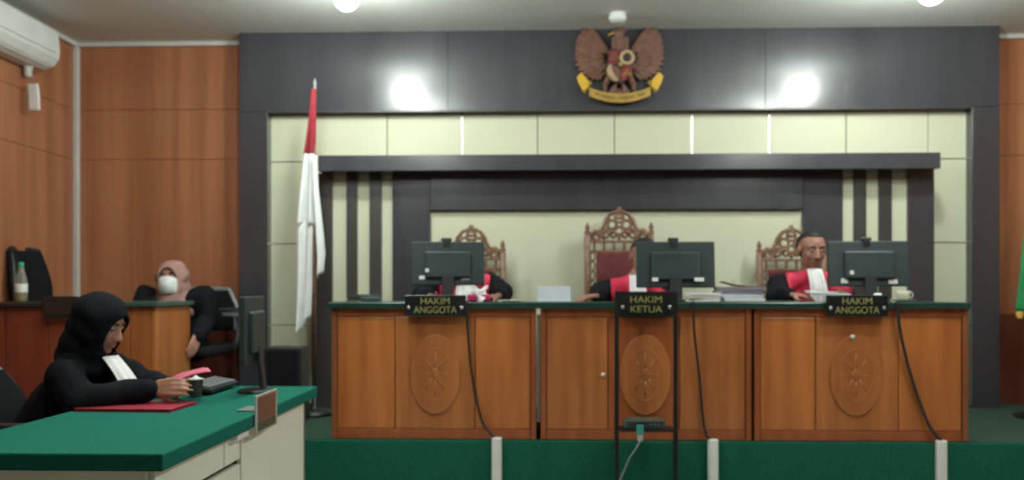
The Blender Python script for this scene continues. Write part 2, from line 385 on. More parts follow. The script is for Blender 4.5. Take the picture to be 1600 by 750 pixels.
def bench_unit(label, p0, p1, divs, med, knob=None, lite_left=False, lite_right=False, mats=('bench_wood', 'bench_wood_b')):
    x0, x1 = X(p0, DB), X(p1, DB)
    loc = Vector(((x0+x1)/2, DB, ZD+.004)); z1 = ZT - .036
    t = thing('judge_bench', label, 'bench', loc, 0, "judges' bench units")
    k = dict(parent=t, off=loc)
    zb = ZD + .004
    MB().box(x0+.02, x1-.02, DB+.022, DB+.04, zb, z1).build('back_board', 'bench_frame', **k)
    for xs, lt in ((x0, lite_left), (x1-.03, lite_right)):
        MB().box(xs, xs+.03, DB-.002, DB+.50, zb, z1).build('side_panel', 'bench_edge' if lt else 'bench_frame', bevel=.003, **k)
    s0, s1 = x0+.031, x1-.031
    MB().box(s0, s1, DB+.002, DB+.022, zb, zb+.055).build('bottom_rail', 'bench_frame', bevel=.003, **k)
    MB().box(s0, s1, DB+.002, DB+.022, z1-.045, z1).build('top_rail', 'bench_frame', bevel=.003, **k)
    xs = [s0] + [X(p, DB) for p in divs] + [s1]
    for i, (a, b) in enumerate(zip(xs, xs[1:])):
        wide = (b-a) > .35
        MB().box(a+.002, b-.002, DB+(.004 if wide else .007), DB+.022, zb+.057, z1-.047).build('panel', mats[i % 2], bevel=.004, **k)
    if med: 
        mloc = Vector((X(med, DB), DB+.004, Z(585, DB)))
        # build in local coordinates
        medallion(t, mloc.x-loc.x, mloc.y-loc.y-.004, mloc.z-loc.z, .27, .43)
    if knob:
        c = W(knob[0], knob[1], DB)
        MB().lathe([(.004, 0), (.005, .008), (.011, .012), (.012, .018), (.006, .024), (.001, .025)], c + Vector((0, .006, 0)) - loc, 14, Matrix.Rotation(PI/2, 3, 'X')).build('knob', 'white_plastic', t, smooth=True)
    return t
bench_unit('wooden bench unit below the shorter name plaque nearest the red and white flag', 518, 838, (617, 742), 680, None, True, False)
bench_unit('middle wooden bench unit standing behind the tall black metal frame', 845, 1174, (950, 1062), 1008, (942, 585), False, False, ('bench_wood_b', 'bench_frame'))
bench_unit('wooden bench unit with the clearest oval carving, at the right end', 1179, 1513, (1275, 1405), 1337, (1331, 526), False, True, ('bench_wood', 'bench_wood_b'))
gx = (X(838, DB)+X(845, DB))/2
tag(MB().box(gx-.009, gx+.009, DB+.001, DB+.03, ZD+.1, ZT-.07).build('cover_strip', 'cream_dark', bevel=.002),
    'narrow pale strip covering the joint between two bench units', 'strip')
bt = MB().box(X(512, DB-.03), X(1518, DB-.03), DB-.03, DB+.52, ZT-.036, ZT).build('bench_top', 'top_green', bevel=.006)
tag(bt, "long dark green top running across all three judges' bench units", 'bench top')

# ---------------------------------------------------------------- name plaques
def plaque(label, p0, p1, y0, y1, lines, d=DB-.052):
    x0, x1 = X(p0, d), X(p1, d); z0, z1 = Z(y1, d), Z(y0, d)
    loc = Vector(((x0+x1)/2, d, z0))
    t = thing('name_plaque', label, 'sign', loc, 0, 'black name plaques along the bench front')
    w, h = x1-x0, z1-z0
    MB().box(-w/2, w/2, 0, .008, 0, h).build('plate', 'plaque_black', t, bevel=.003)
    MB().box(-w*.3, w*.3, .008, .021, h*.15, h*.4).build('bracket', 'black_metal', t)
    for sx in (-1, 1):
        MB().lathe([(.011, 0), (.011, .005), (.007, .009), (.001, .0095)], (sx*w*.43, 0, h*.4), 14, Matrix.Rotation(PI/2, 3, 'X')).build('stud', 'chrome', t, smooth=True)
    for (txt, yy, wd, sz) in lines:
        text_mesh('lettering', txt, sz, 'plaque_text', t, (0, -.001, h*yy), width=wd)
    return t
plaque('black plaque lettered HAKIM ANGGOTA below the monitor nearest the flag', 632, 728, 461, 494, (('HAKIM', .70, .158, .052), ('ANGGOTA', .28, .235, .052)))
plaque('black plaque lettered HAKIM KETUA between the black frame poles', 967, 1052, 457, 495, (('HAKIM', .70, .170, .052), ('KETUA', .30, .170, .052)))
plaque('black plaque lettered HAKIM ANGGOTA in front of the judge turning papers', 1291, 1388, 461, 494, (('HAKIM', .70, .158, .052), ('ANGGOTA', .28, .235, .052)))

# ---------------------------------------------------------------- monitors
def monitor(label, loc, rotz, w, h, zc, tilt=0.0, stickers=(), base=True, group="monitors on the judges' bench"):
    """faces +y local; back is seen from -y. loc on the table top, zc = height of screen centre"""
    t = thing('computer_monitor', label, 'monitor', loc, rotz, group)
    R = Matrix.Rotation(tilt, 3, 'X'); C = Vector((0, 0, zc))
    def ob(m, c, s): return m.obox(C + R @ Vector(c), s, R)
    cs = ob(MB(), (0, 0, 0), (w, .026, h)).build('casing', 'monitor_back', t, bevel=.006)
    ob(MB(), (0, .0135, .004), (w-.03, .002, h-.04)).build('screen', 'screen_glass', t)
    bk = ob(MB(), (0, -.020, -.01), (w*.62, .03, h*.62)).build('back_cover', 'monitor_back', t, bevel=.012, seg=3)
    for i in range(5): ob(MB(), ((i-2)*.035, -.0355, .045), (.022, .003, .006)).build('vent_slot', 'black_plastic', bk)
    for (sx, sz, sw, sh) in stickers:
        ob(MB(), (sx, -.0145 if abs(sx) > w*.31 or abs(sz+.01) > h*.31 else -.0365, sz), (sw, .002, sh)).build('sticker', 'white_plastic', t, bevel=.001)
    MB().obox((0, -.035, zc*.5), (.07, .022, zc*1.0), (-.12, 0, 0)).build('stand_neck', 'black_plastic', t, bevel=.006)
    MB().lathe([(.08, 0), (.085, .004), (.08, .011), (.03, .016), (.001, .0165)], (0, -.02, 0), 28).build('stand_base', 'black_plastic', t, smooth=False, bevel=.002)
    return t
def webcam(label, loc, rotz=PI):
    t = thing('webcam', label, 'webcam', loc, rotz, 'webcams clipped on the monitors')
    MB().obox((0, 0, .012), (.062, .03, .022), (0, 0, 0)).build('body', 'black_plastic', t, bevel=.008, seg=3)
    MB().cyl((0, .015, .012), (0, .019, .012), .008).build('lens', 'screen_glass', t)
    MB().box(-.018, .018, -.02, -.014, -.03, .008).build('clip', 'black_plastic', t, bevel=.002)
DM = 4.66
def mon(label, p0, p1, ytop, ybot, stick, rz, wl):
    a, b = W(p0, ytop, DM), W(p1, ybot, DM)
    cx = (a.x+b.x)/2; w = b.x-a.x; h = a.z-b.z; zc = (a.z+b.z)/2 - ZT
    monitor(label, (cx, DM, ZT+.001), rz, w, h, zc, -.10, stick)
    webcam(wl, (cx - .01, DM+.012, a.z+.001), 0)
mon('black monitor seen from behind with the pink tissue pack at its foot', 643, 757, 378, 446, ((-.15, -.085, .032, .022), (-.12, -.045, .02, .02), (.10, -.09, .05, .018)), .10, 'small black webcam on the monitor above the pink tissue pack')
mon('black monitor seen from behind, hiding the face of the middle judge', 994, 1116, 378, 450, ((-.12, -.09, .035, .022), (.13, -.09, .055, .022)), -.03, 'small black webcam on the monitor hiding the middle judge')
mon('black monitor seen from behind, right of the judge holding papers', 1294, 1419, 377, 448, ((-.14, -.10, .038, .028), (-.105, -.055, .022, .022), (.13, -.105, .05, .024)), -.04, 'small black webcam on the monitor beside the judge holding papers')

# ---------------------------------------------------------------- things on the bench
def on(px, d): return Vector((X(px, d), d, ZT+.001))
# white sheet standing in a stand
l = on(866, 4.52); t = thing('card_holder', 'pale blue-white card standing upright on the middle of the bench', 'card', l)
MB().obox((0, 0, .045), (.185, .003, .085), (-.12, 0, 0)).build('card', 'paper_blue', t)
MB().obox((0, .012, .004), (.185, .05, .006), (0, 0, 0)).build('foot', 'paper_blue', t)
# papers by the left monitor
def papers(name, label, px, d, w, dp, n, h, mats, rz=0.0, cat='papers', group=None):
    l = on(px, d); t = thing(name, label, cat, l, rz, group); z = 0
    for i in range(n):
        MB().obox((random.uniform(-.008, .008), random.uniform(-.006, .006), z+h/2), (w, dp, h*.92), (0, 0, random.uniform(-.06, .06))).build('sheet_bundle', mats[i % len(mats)], t, bevel=.002)
        z += h
    return t
papers('document_pile', 'thick pile of documents in white and grey-purple folders', 1154, 4.60, .23, .20, 4, .021, ('paper', 'paper_blue', 'paper_purple', 'paper_purple'), .1)
l = Vector((X(1158, 4.60), 4.60, ZT+.001+.084)); t = thing('dark_folder', 'curled dark red folder on top of the thick document pile', 'folder', l, -.1)
MB().grid(lambda u, v: ((u-.5)*.22, (v-.5)*.16, .003 + .028*(1-u)**3), 12, 4).build('cover', 'folder_dark', t, solid=.004)
MB().box(-.06, .09, -.06, .06, .0005, .0025).build('inner_sheets', 'paper_purple', t)
papers('paper_stack', 'low stack of cream paper between the middle monitor and document pile', 1098, 4.48, .17, .13, 3, .017, ('paper', 'cup_cream', 'paper'), -.05)
papers('paper_sheets', 'few loose sheets lying beside the black sleeve on the bench', 797, 4.50, .11, .15, 2, .005, ('paper', 'cup_cream'), .2)
papers('red_file', 'thin red and grey file behind the plaque of the leftmost judge', 681, 4.46, .15, .15, 2, .012, ('folder_red', 'paper_purple'), -.04)
# tissue pack
l = on(748, 4.50); t = thing('tissue_pack', 'magenta tissue pack with white tissue pulled out', 'tissues', l, .1)
MB().box(-.065, .065, -.04, .04, 0, .042).build('pack', 'magenta', t, bevel=.012, seg=3)
m = MB(); m.grid(lambda u, v: (-.055 + u*.10 + .008*math.sin(9*v), -.042 + .02*math.sin(7*u+2*v) + .02*v, .006 + .075*v + .012*math.sin(8*u)), 14, 8)
m.build('tissue', 'paper', t, smooth=True, solid=.002)
l = on(716, 4.47); t = thing('crumpled_tissue', 'crumpled white tissue lying between plaque and magenta pack', 'tissue', l)
m = MB()
for i in range(7): m.ell((random.uniform(-.03, .03), random.uniform(-.015, .015), .02+random.uniform(-.004, .010)), (random.uniform(.012, .02), .014, random.uniform(.010, .018)), nu=8, nv=6)
mkobj('wad', remesh(m, .005, 1), 'paper', t, True)
# dark little box at the far left of the top
l = on(580, 4.52); t = thing('small_box', 'small dark green box at the flag end of the bench top', 'box', l)
MB().box(-.055, .055, -.04, .04, 0, .028).build('base', 'tint_glass', t, bevel=.006)
MB().box(-.035, .035, -.03, .03, .028, .036).build('button_plate', 'black_plastic', t, bevel=.003)
MB().cyl((.03, -.01, .036), (.03, -.01, .040), .006).build('button', 'grey_plastic', t)
# cup and saucer, white mouse, glass at right judge
l = on(1411, 4.50); t = thing('tea_cup', 'cream tea cup on a saucer at the end of the bench', 'cup', l)
MB().lathe([(.02, 0), (.03, .003), (.066, .010), (.068, .013), (.03, .008), (.001, .006)], (0, 0, 0), 24).build('saucer', 'acrylic', t, smooth=True)
cu = MB().lathe([(.022, .010), (.034, .025), (.038, .060), (.036, .061), (.032, .028), (.001, .016)], (0, 0, 0), 24).build('cup', 'cup_cream', t, smooth=True)
MB().tube([(.036 + .018*math.sin(a), 0, .038 + .016*math.cos(a)) for a in [PI*i/10 for i in range(11)]], .004).build('handle', 'cup_cream', cu, smooth=True)
l = on(1374, 4.49); t = thing('tissue_ball', 'small crumpled white napkin beside the cream tea cup', 'napkin', l)
m = MB()
for i in range(6): m.ell((random.uniform(-.02, .02), random.uniform(-.012, .012), .028+random.uniform(-.008, .012)), random.uniform(.012, .02), nu=8, nv=6)
mkobj('wad', remesh(m, .005, 1), 'paper', t, True)
l = on(1225, 4.50); t = thing('plastic_folder', 'clear greenish plastic folder lying before the judge turning papers', 'folder', l, .08)
MB().box(-.10, .10, -.07, .07, 0, .004).build('sleeve', 'acrylic_green', t, bevel=.001)
MB().box(-.085, .085, -.06, .06, .0041, .006).build('sheet', 'acrylic_green', t)

# ---------------------------------------------------------------- cables and conduits on the dais front
def conduit(label, px, ytop, lean=0.0):
    d = D_DAIS - .032; x = X(px, d); z = Z(ytop, d)
    t = thing('cable_conduit', label, 'conduit', (x, d, 0), 0, 'white cable conduits on the dais front')
    MB().obox((lean*.5, .016, z/2+.001), (.056, .030, z-.002), (0, math.atan(lean/z), 0)).build('channel', 'white_plastic', t, bevel=.008, seg=3)
    MB().obox((lean*.5, -.001, z/2+.001), (.040, .004, z-.02), (0, math.atan(lean/z), 0)).build('cover', 'white_plastic', t, bevel=.001)
conduit('white cable conduit on the dais below the leftmost bench unit', 776, 684)
conduit('white cable conduit on the dais just right of the black frame', 1115, 685)
conduit('white cable conduit on the dais below the rightmost bench unit', 1473, 685, .0)
def cable(label, pts, r=.007):
    P = [W(*p) for p in pts]; out = []
    for i in range(len(P)-1):
        p0, p1, p2, p3 = P[max(i-1, 0)], P[i], P[i+1], P[min(i+2, len(P)-1)]
        for k in range(8):
            u = k/8; out.append(.5*((2*p1) + (p2-p0)*u + (2*p0-5*p1+4*p2-p3)*u*u + (3*p1-p0-3*p2+p3)*u**3))
    out.append(P[-1])
    tag(MB().tube(out, r, 8).build('microphone_cable', 'black_plastic', None, True), label, 'cable', 'cables running down the bench front')
c0, c1 = DB-.015, D_DAIS-.016
DCB = DB-.042
cable('dark cable curving down the bench unit nearest the flag', [(729, 470, DCB), (731, 520, DCB+.01), (738, 590, c0), (752, 655, c0), (768, 678, c0-.02), (776, 690, c1)])
cable('dark cable hanging down just right of the black frame', [(1083, 470, DCB), (1085, 520, DCB+.01), (1093, 590, c0), (1098, 650, c0), (1104, 680, c0-.02), (1114, 690, c1)])
cable('dark cable slanting down the bench unit at the right end', [(1402, 470, DCB), (1407, 520, DCB+.01), (1424, 590, c0), (1447, 655, c0), (1462, 680, c0-.02), (1472, 690, c1)], .009)

# ---------------------------------------------------------------- black metal frame stand in front of the bench
ds = 4.22
x0, x1 = X(963.5, ds), X(1055.5, ds); cx = (x0+x1)/2; hw = (x1-x0)/2; zt_ = Z(455, ds)
t = thing('frame_stand', "tall black metal frame standing before the middle of the judges' bench", 'stand', (cx, ds, 0))
for s in (-1, 1):
    MB().box(s*hw-.011, s*hw+.011, -.011, .011, .03, zt_).build('pole', 'black_metal', t, bevel=.003)
    MB().box(s*hw-.014, s*hw+.014, -.20, .13, 0, .03).build('foot', 'black_metal', t, bevel=.004)
MB().box(-hw+.012, hw-.012, -.009, .009, zt_-.020, zt_-.002).build('crossbar', 'black_metal', t, bevel=.002)
zsh = Z(667, ds)
MB().box(-hw+.012, hw-.012, -.06, .06, zsh-.014, zsh).build('shelf', 'black_metal', t, bevel=.002)
MB().box(-hw+.012, hw-.012, -.009, .009, .12, .14).build('crossbar', 'black_metal', t, bevel=.002)
t = thing('media_box', 'small black electronic box on the shelf of the metal frame', 'device', (X(1006, ds), ds, zsh+.001))
MB().box(-.105, .105, -.05, .05, 0, .045).build('casing', 'tint_glass', t, bevel=.006)
MB().box(-.09, .09, -.0515, -.05, .012, .034).build('front_panel', 'black_plastic', t)
for i in range(3): MB().cyl((.03 + .02*i, -.0515, .023), (.03 + .02*i, -.054, .023), .004).build('button', 'grey_plastic', t)
p = [(1000, 664, ds-.066), (1001, 672, ds-.069), (1002, 690, ds-.068)]
t = thing('hanging_plug', 'teal plug and pale wire hanging from the metal frame shelf', 'plug', W(*p[0]))
o = W(*p[0])
MB().obox((0, 0, -.025), (.036, .010, .05), (0, 0, 0)).build('plug', 'teal_plastic', t, bevel=.003)
MB().obox((.001, 0, -.068), (.028, .009, .034), (0, 0, 0)).build('connector', 'acrylic', t, bevel=.003)
MB().tube([Vector(W(a, b, ds-.068)) - o for a, b in ((1000, 690), (993, 702), (984, 715), (975, 735), (968, 752), (966, 775))], .004).build('wire', 'grey_plastic', t, True)

# ---------------------------------------------------------------- carved judges' chairs (face +y local)
def carved_chair(label, px, d, H, w):
    t = thing('carved_armchair', label, 'chair', (X(px, d), d, ZD+.005), PI, 'carved wooden judge chairs')
    hw = w/2; yb = -.02; z0 = H - .215                 # bottom of the crest
    for s in (-1, 1):
        MB().lathe([(.022, 0), (.022, H-.18), (.014, H-.17), (.024, H-.155), (.012, H-.135), (.018, H-.12), (.008, H-.092), (.001, H-.085)], (s*hw, yb, 0), 12).build('back_post', 'carved_wood', t, smooth=True)
        lg = MB().lathe([(.018, 0), (.024, .05), (.018, .12), (.028, .24), (.028, .30)], (s*(hw+.01), .46, 0), 12).build('leg', 'carved_wood', t, smooth=True)
        MB().tube([(s*hw, yb, .68), (s*(hw+.02), .15, .67), (s*(hw+.03), .32, .66), (s*(hw+.03), .44, .65), (s*(hw+.03), .49, .62)], .022).build('armrest', 'carved_wood', t, True)
        MB().cyl((s*(hw+.02), .42, .33), (s*(hw+.03), .42, .655), .018).build('arm_post', 'carved_wood', t, True)
    MB().box(-hw-.02, hw+.02, 0, .50, .29, .33).build('seat', 'carved_wood', t, bevel=.01)
    MB().box(-hw+.02, hw-.02, .03, .49, .332, .37).build('seat_cushion', 'cushion_red', t, bevel=.02, seg=3)
    MB().box(-hw+.06, hw-.06, yb-.012, yb+.020, .60, z0-.075).build('back_cushion', 'cushion_red', t, bevel=.012, seg=3)
    for z in (z0-.066, z0, .58):
        MB().box(-hw+.02, hw-.02, yb-.014, yb+.014, z-.009, z+.009).build('back_rail', 'carved_wood', t, bevel=.003)
    for i in range(6):
        xx = -hw*.78 + hw*1.56*i/5
        MB().lathe([(.008, z0-.058), (.013, z0-.045), (.007, z0-.033), (.013, z0-.02), (.008, z0-.008)], (xx, yb, 0), 8).build('spindle', 'carved_wood', t, smooth=True)
    # pierced crest: arch outline filled with scrolls, rings and leaves
    k = w/.46
    m = MB()
    half = [(-.215, .0), (-.205, .055), (-.175, .075), (-.14, .07), (-.115, .10), (-.10, .145), (-.065, .185), (-.03, .20), (0, .212)]
    arch = [(x*k, z) for x, z in half] + [(-x*k, z) for x, z in half[::-1][1:]]
    m.tube([(x, yb, z0+z) for x, z in arch], .013, 6)
    def ring(x, z, R, r=.010, sq=1.0):
        m.tube([(x*k + R*math.cos(a), yb, z0 + z + R*sq*math.sin(a)) for a in [2*PI*i/14 for i in range(14)]], r, 6, closed=True)
    def scroll(x, z, R, s, turns=1.6):
        m.tube([(x*k + s*R*(1-.75*i/22)*math.cos(2*PI*turns*i/22), yb, z0 + z + R*(1-.75*i/22)*math.sin(2*PI*turns*i/22)) for i in range(23)], [.013-.005*i/22 for i in range(23)], 6)
    for s in (-1, 1):
        scroll(s*.165, .035, .036, s); scroll(s*.095, .05, .036, -s); ring(s*.052, .115, .030, .011); scroll(s*.045, .045, .030, s, 1.2)
        for (x, z, a) in ((.13, .065, .6), (.075, .155, .9), (.02, .165, 1.4), (.19, .02, .3), (.085, .095, 2.2)):
            m.ell((s*x*k, yb, z0+z), (.018, .008, .008), Matrix.Rotation(-s*a, 3, 'Y'), 8, 6)
        m.cap((s*.11*k, yb, z0+.01), (s*.14*k, yb, z0+.06), .007, .005, 6)
    ring(0, .075, .024, .010); ring(0, .16, .030, .010); m.ell((0, yb, z0+.16), (.012, .010, .014), None, 8, 6); m.ell((0, yb, z0+.03), (.014, .009, .022), None, 8, 6)
    m.ell((0, yb, z0+.222), (.018, .010, .014), None, 8, 6)
    m.build('carved_crest', 'carved_wood', t, True)
    # side carving strips below the crest
    for s in (-1, 1):
        m2 = MB()
        for i in range(7):
            zc = .66 + (z0-.10-.66)*i/6
            m2.tube([(s*(hw-.035) + .016*math.cos(a), yb, zc + .03*math.sin(a)) for a in [2*PI*j/10 for j in range(10)]], .006, 5, closed=True)
        m2.build('side_carving', 'carved_wood', t, True)
    return t
DC = 5.42
carved_chair('tallest carved wooden chair behind the middle judge', 968, DC, Z(329, DC)-ZD, .43)
carved_chair('carved wooden chair behind the monitor nearest the flag', 736, DC, Z(356, DC)-ZD, .43)
carved_chair('carved wooden chair behind the balding judge holding papers', 1238, DC, Z(358, DC)-ZD, .43)

# ---------------------------------------------------------------- black cabinet on the dais, flags
d = 4.86
x0, x1 = X(412, d), X(470, d); zt_ = Z(544, d); loc = Vector(((x0+x1)/2, d, ZD+.005)); hw = (x1-x0)/2; h = zt_-ZD-.005
t = thing('loudspeaker', 'black loudspeaker box on the dais below the hanging flag', 'speaker', loc)
MB().box(-hw, hw, 0, .20, 0, h).build('cabinet', 'black_plastic', t, bevel=.008)
MB().box(-hw+.02, hw-.02, -.008, 0, .02, h-.02).build('grille', 'black_fabric', t, bevel=.004)
MB().lathe([(.06, 0), (.065, .006), (.05, .004), (.02, .002), (.001, .006)], (0, -.009, h*.35), 20, Matrix.Rotation(PI/2, 3, 'X')).build('cone', 'black_plastic', t, True)

d = 5.27; pl = W(492, 133, d)
t = thing('national_flag', 'red and white flag hanging in folds from a pole', 'flag', (pl.x, d, ZD+.005))
o = Vector((pl.x, d, ZD+.005)); hp = pl.z - o.z
MB().cyl((0, 0, .03), (0, 0, hp-.02), .011, .009).build('pole', 'carved_wood', t, True)
MB().lathe([(.004, hp-.03), (.013, hp-.02), (.006, hp-.01), (.012, hp+.01), (.002, hp+.045)], (0, 0, 0), 12).build('finial', 'grey_plastic', t, True)
MB().lathe([(.15, 0), (.15, .015), (.05, .03), (.02, .06), (.014, .12), (.001, .12)], (0, 0, 0), 24).build('base', 'black_metal', t, True)
def drape(rows, amp, nf, ph=0.0, y0=-.02, tip=0.0):
    """rows: (py, px left, px right) -> pleated cloth"""
    def fn(u, v):
        f = v*(len(rows)-1); i = min(int(f), len(rows)-2); g = f-i
        py, pa, pb = [rows[i][k]*(1-g) + rows[i+1][k]*g for k in range(3)]
        q = W(pa + (pb-pa)*u, py + tip*(u-.5), d) - o
        return (q.x + .006*math.sin(2*PI*nf*u+ph+1.2), y0 + amp*(.35+.65*v)*math.sin(2*PI*nf*u + ph + 1.5*v), q.z)
    return MB().grid(fn, 36, 26)
drape([(140, 489, 493), (170, 486, 493), (205, 481, 492), (241, 475, 491)], .018, 2.0).build('red_field', 'flag_red', t, True, solid=.003)
drape([(241, 475, 491), (270, 472, 495), (300, 469, 497), (352, 465, 499)], .026, 2.0, 1.5).build('white_field', 'flag_white', t, True, solid=.003)
drape([(345, 465, 490), (400, 466, 489), (460, 466, 488), (510, 465, 485)], .022, 1.6, 2.3, -.025, -30).build('white_field', 'flag_white', t, True, solid=.003)
drape([(248, 489, 498), (300, 491, 500), (360, 495, 507), (400, 497, 511), (430, 498, 508)], .018, 1.2, .7, -.055, -10).build('white_fold', 'flag_white', t, True, solid=.003)
d = 5.25; pl = W(1625, 250, d); o = Vector((pl.x, d, ZD+.005)); hp = pl.z - o.z
t = thing('green_flag', 'green flag with gold fringe at the right edge of the picture', 'flag', o)
MB().cyl((0, 0, .03), (0, 0, hp), .011, .009).build('pole', 'carved_wood', t, True)
MB().lathe([(.004, hp-.01), (.013, hp), (.006, hp+.02), (.002, hp+.06)], (0, 0, 0), 12).build('finial', 'fringe_gold', t, True)
MB().lathe([(.15, 0), (.15, .015), (.05, .03), (.02, .06), (.014, .12), (.001, .12)], (0, 0, 0), 24).build('base', 'black_metal', t, True)
drape([(262, 1620, 1630), (310, 1604, 1634), (380, 1596, 1640), (440, 1591, 1644), (486, 1586, 1646)], .03, 2.5, .4).build('green_field', 'flag_green', t, True, solid=.003)
drape([(486, 1586, 1646), (491, 1585, 1646), (497, 1585, 1647)], .03, 2.5, 1.9, -.02).build('gold_fringe', 'fringe_gold', t, True, solid=.004)

# ---------------------------------------------------------------- benches against the left side
def side_bench(label, p0, p1, dfr, ytop, front, topm, npan, group=None):
    x0, x1 = (X(p0, dfr), X(p1, dfr)); z1 = Z(ytop, dfr, (p0+p1)/2); loc = Vector(((x0+x1)/2, dfr, ZD+.005))
    t = thing('side_bench', label, 'bench', loc, 0, 'benches at the left wall'); k = dict(parent=t, off=loc); zb = ZD+.005
    for xs in (x0, x1-.025): MB().box(xs, xs+.025, dfr, dfr+.46, zb, z1-.03).build('side_panel', front, bevel=.003, **k)
    MB().box(x0+.026, x1-.026, dfr+.02, dfr+.035, zb, z1-.03).build('back_board', 'bench_frame', **k)
    a = x0+.026; st = (x1-x0-.052)/npan
    for i in range(npan): MB().box(a+i*st+.002, a+(i+1)*st-.002, dfr+.004, dfr+.02, zb+.05, z1-.032).build('panel', front, bevel=.004, **k)
    MB().box(x0+.026, x1-.026, dfr+.002, dfr+.02, zb, zb+.047).build('bottom_rail', 'bench_frame', bevel=.003, **k)
    MB().box(x0-.02, x1+.02, dfr-.03, dfr+.48, z1-.03, z1).build('top', topm, bevel=.006, **k)
    return z1
zA = side_bench('dark red wooden bench with a black top, carrying a bottle', -66, 148, 4.52, 472, 'bench_red', 'top_black', 3)
zB = side_bench('orange-brown wooden bench with green glass top before the masked woman', 163, 243, 4.52, 471, 'bench_wood_b', 'tint_glass', 2)
dq = 4.47; x0, x1 = X(66, dq), X(122, dq); t = thing('name_plaque', 'blank dark plaque on the black-topped bench behind the clerk', 'sign', ((x0+x1)/2, dq, Z(497, dq, 90)))
w_, h_ = x1-x0, Z(463, dq, 90)-Z(497, dq, 90)
MB().box(-w_/2, w_/2, 0, .008, 0, h_).build('plate', 'plaque_black', t, bevel=.003)
MB().box(-w_*.42, w_*.42, -.0015, 0, h_*.2, h_*.75).build('face', 'top_black', t)
MB().box(-w_*.3, w_*.3, .008, .019, h_*.2, h_*.5).build('bracket', 'black_metal', t)
# bottle
db = 4.62; l = Vector((X(33, db), db, zA+.001)); t = thing('drink_bottle', 'plastic bottle with green cap and yellow drink on the black bench top', 'bottle', l)
k_ = (Z(410, db, 33)-zA)/.235
MB().lathe([(.030*k_, 0), (.034*k_, .006*k_), (.034*k_, .11*k_), (.030*k_, .14*k_), (.016*k_, .19*k_), (.0135*k_, .205*k_), (.0135*k_, .213*k_), (.001, .213*k_)], (0, 0, 0), 20).build('body', 'bottle_plastic', t, True)
MB().lathe([(.028*k_, .004*k_), (.031*k_, .008*k_), (.031*k_, .052*k_), (.001, .052*k_)], (0, 0, 0), 20).build('drink', 'label_yellow', t, True)
MB().lathe([(.0345*k_, .055*k_), (.0348*k_, .056*k_), (.0348*k_, .105*k_), (.0345*k_, .106*k_)], (0, 0, 0), 20).build('label', 'white_plastic', t, True)
MB().lathe([(.015*k_, .208*k_), (.016*k_, .210*k_), (.016*k_, .232*k_), (.014*k_, .235*k_), (.001, .235*k_)], (0, 0, 0), 16).build('cap', 'cap_green', t, True)

# ---------------------------------------------------------------- office chairs (face +y local)
def office_chair(label, loc, rotz, top, w=.50, recl=.12, grp='black office chairs', seat=.46, rimm='grey_plastic'):
    t = thing('office_chair', label, 'chair', loc, rotz, grp)
    R = Matrix.Rotation(recl, 3, 'X'); h = top - seat - .08; C = Vector((0, -.22, seat + .08))
    def bk(u, v, off):
        a = (u-.5)*2; wz = w/2*(1 - .28*max(0, v-.6)/.4*1.0 - .10*(1-v))
        return C + R @ Vector((a*wz, -.05*(1-a*a) + off + .03*math.sin(v*PI), v*h))
    MB().grid(lambda u, v: bk(u, v, 0), 14, 14).build('backrest', 'black_fabric', t, True, solid=.055, bevel=.015)
    rim = [bk(0, v/10, -.03) for v in range(11)] + [bk(u/8, 1, -.03) + Vector((0, 0, .012*math.sin(u/8*PI))) for u in range(1, 8)] + [bk(1, 1-v/10, -.03) for v in range(11)]
    MB().tube(rim, .018, 8).build('back_frame', rimm, t, True)
    MB().box(-w/2, w/2, -.20, .27, seat-.07, seat).build('seat', 'black_fabric', t, bevel=.03, seg=3)
    for s in (-1, 1):
        ar = MB().tube([(s*w/2, -.16, seat-.04), (s*(w/2+.05), -.14, seat+.10), (s*(w/2+.05), -.10, seat+.20), (s*(w/2+.05), .14, seat+.21)], .018).build('armrest', 'grey_plastic', t, True)
        MB().box(s*(w/2+.05)-.03, s*(w/2+.05)+.03, -.10, .16, seat+.222, seat+.245).build('arm_pad', 'black_plastic', ar, bevel=.008)
    MB().cyl((0, .02, .09), (0, .02, seat-.07), .028).build('gas_post', 'black_metal', t, True)
    for i in range(5):
        a = 2*PI*i/5 + .3; e = (.29*math.cos(a), .02 + .29*math.sin(a), .075)
        lg = MB().cyl((0, .02, .11), e, .026, .016, 10).build('base_leg', 'black_plastic', t, True)
        MB().cyl((e[0]-.012*math.sin(a), e[1]+.012*math.cos(a), .028), (e[0]+.012*math.sin(a), e[1]-.012*math.cos(a), .028), .028).build('caster', 'black_plastic', lg, True)
        MB().cyl((e[0], e[1], .03), (e[0], e[1], .08), .007).build('caster_stem', 'black_metal', lg)
    return t

# ---------------------------------------------------------------- clerk's table
TX0, TX1, TY0, TY1, TZ = -1.82, -1.075, 2.28, 3.93, .75
loc = Vector(((TX0+TX1)/2, (TY0+TY1)/2, 0)); k = dict(off=loc)
t = thing('clerk_table', 'long table with green felt top and cream side panels', 'table', loc); k['parent'] = t
MB().box(TX0, TX1, TY0, TY1, TZ-.052, TZ).build('top', 'felt_green', bevel=.006, **k)
zu = TZ-.053; xs = TX1-.045
MB().box(TX0+.08, xs-.02, TY0+.03, TY0+.05, .02, zu).build('end_panel', 'cream_panel', bevel=.003, **k)
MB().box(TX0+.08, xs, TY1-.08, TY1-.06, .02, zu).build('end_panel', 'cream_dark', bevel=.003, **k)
ym = 3.02
MB().box(xs-.02, xs, ym+.004, TY1-.085, .02, zu).build('side_panel', 'cream_panel', bevel=.003, **k)          # full-height panel at the far end
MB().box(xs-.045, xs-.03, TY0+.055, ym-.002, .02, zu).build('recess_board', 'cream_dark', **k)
MB().box(xs-.026, xs-.004, TY0+.055, 2.86, zu-.115, zu).build('drawer_front', 'cream_panel', bevel=.003, **k)
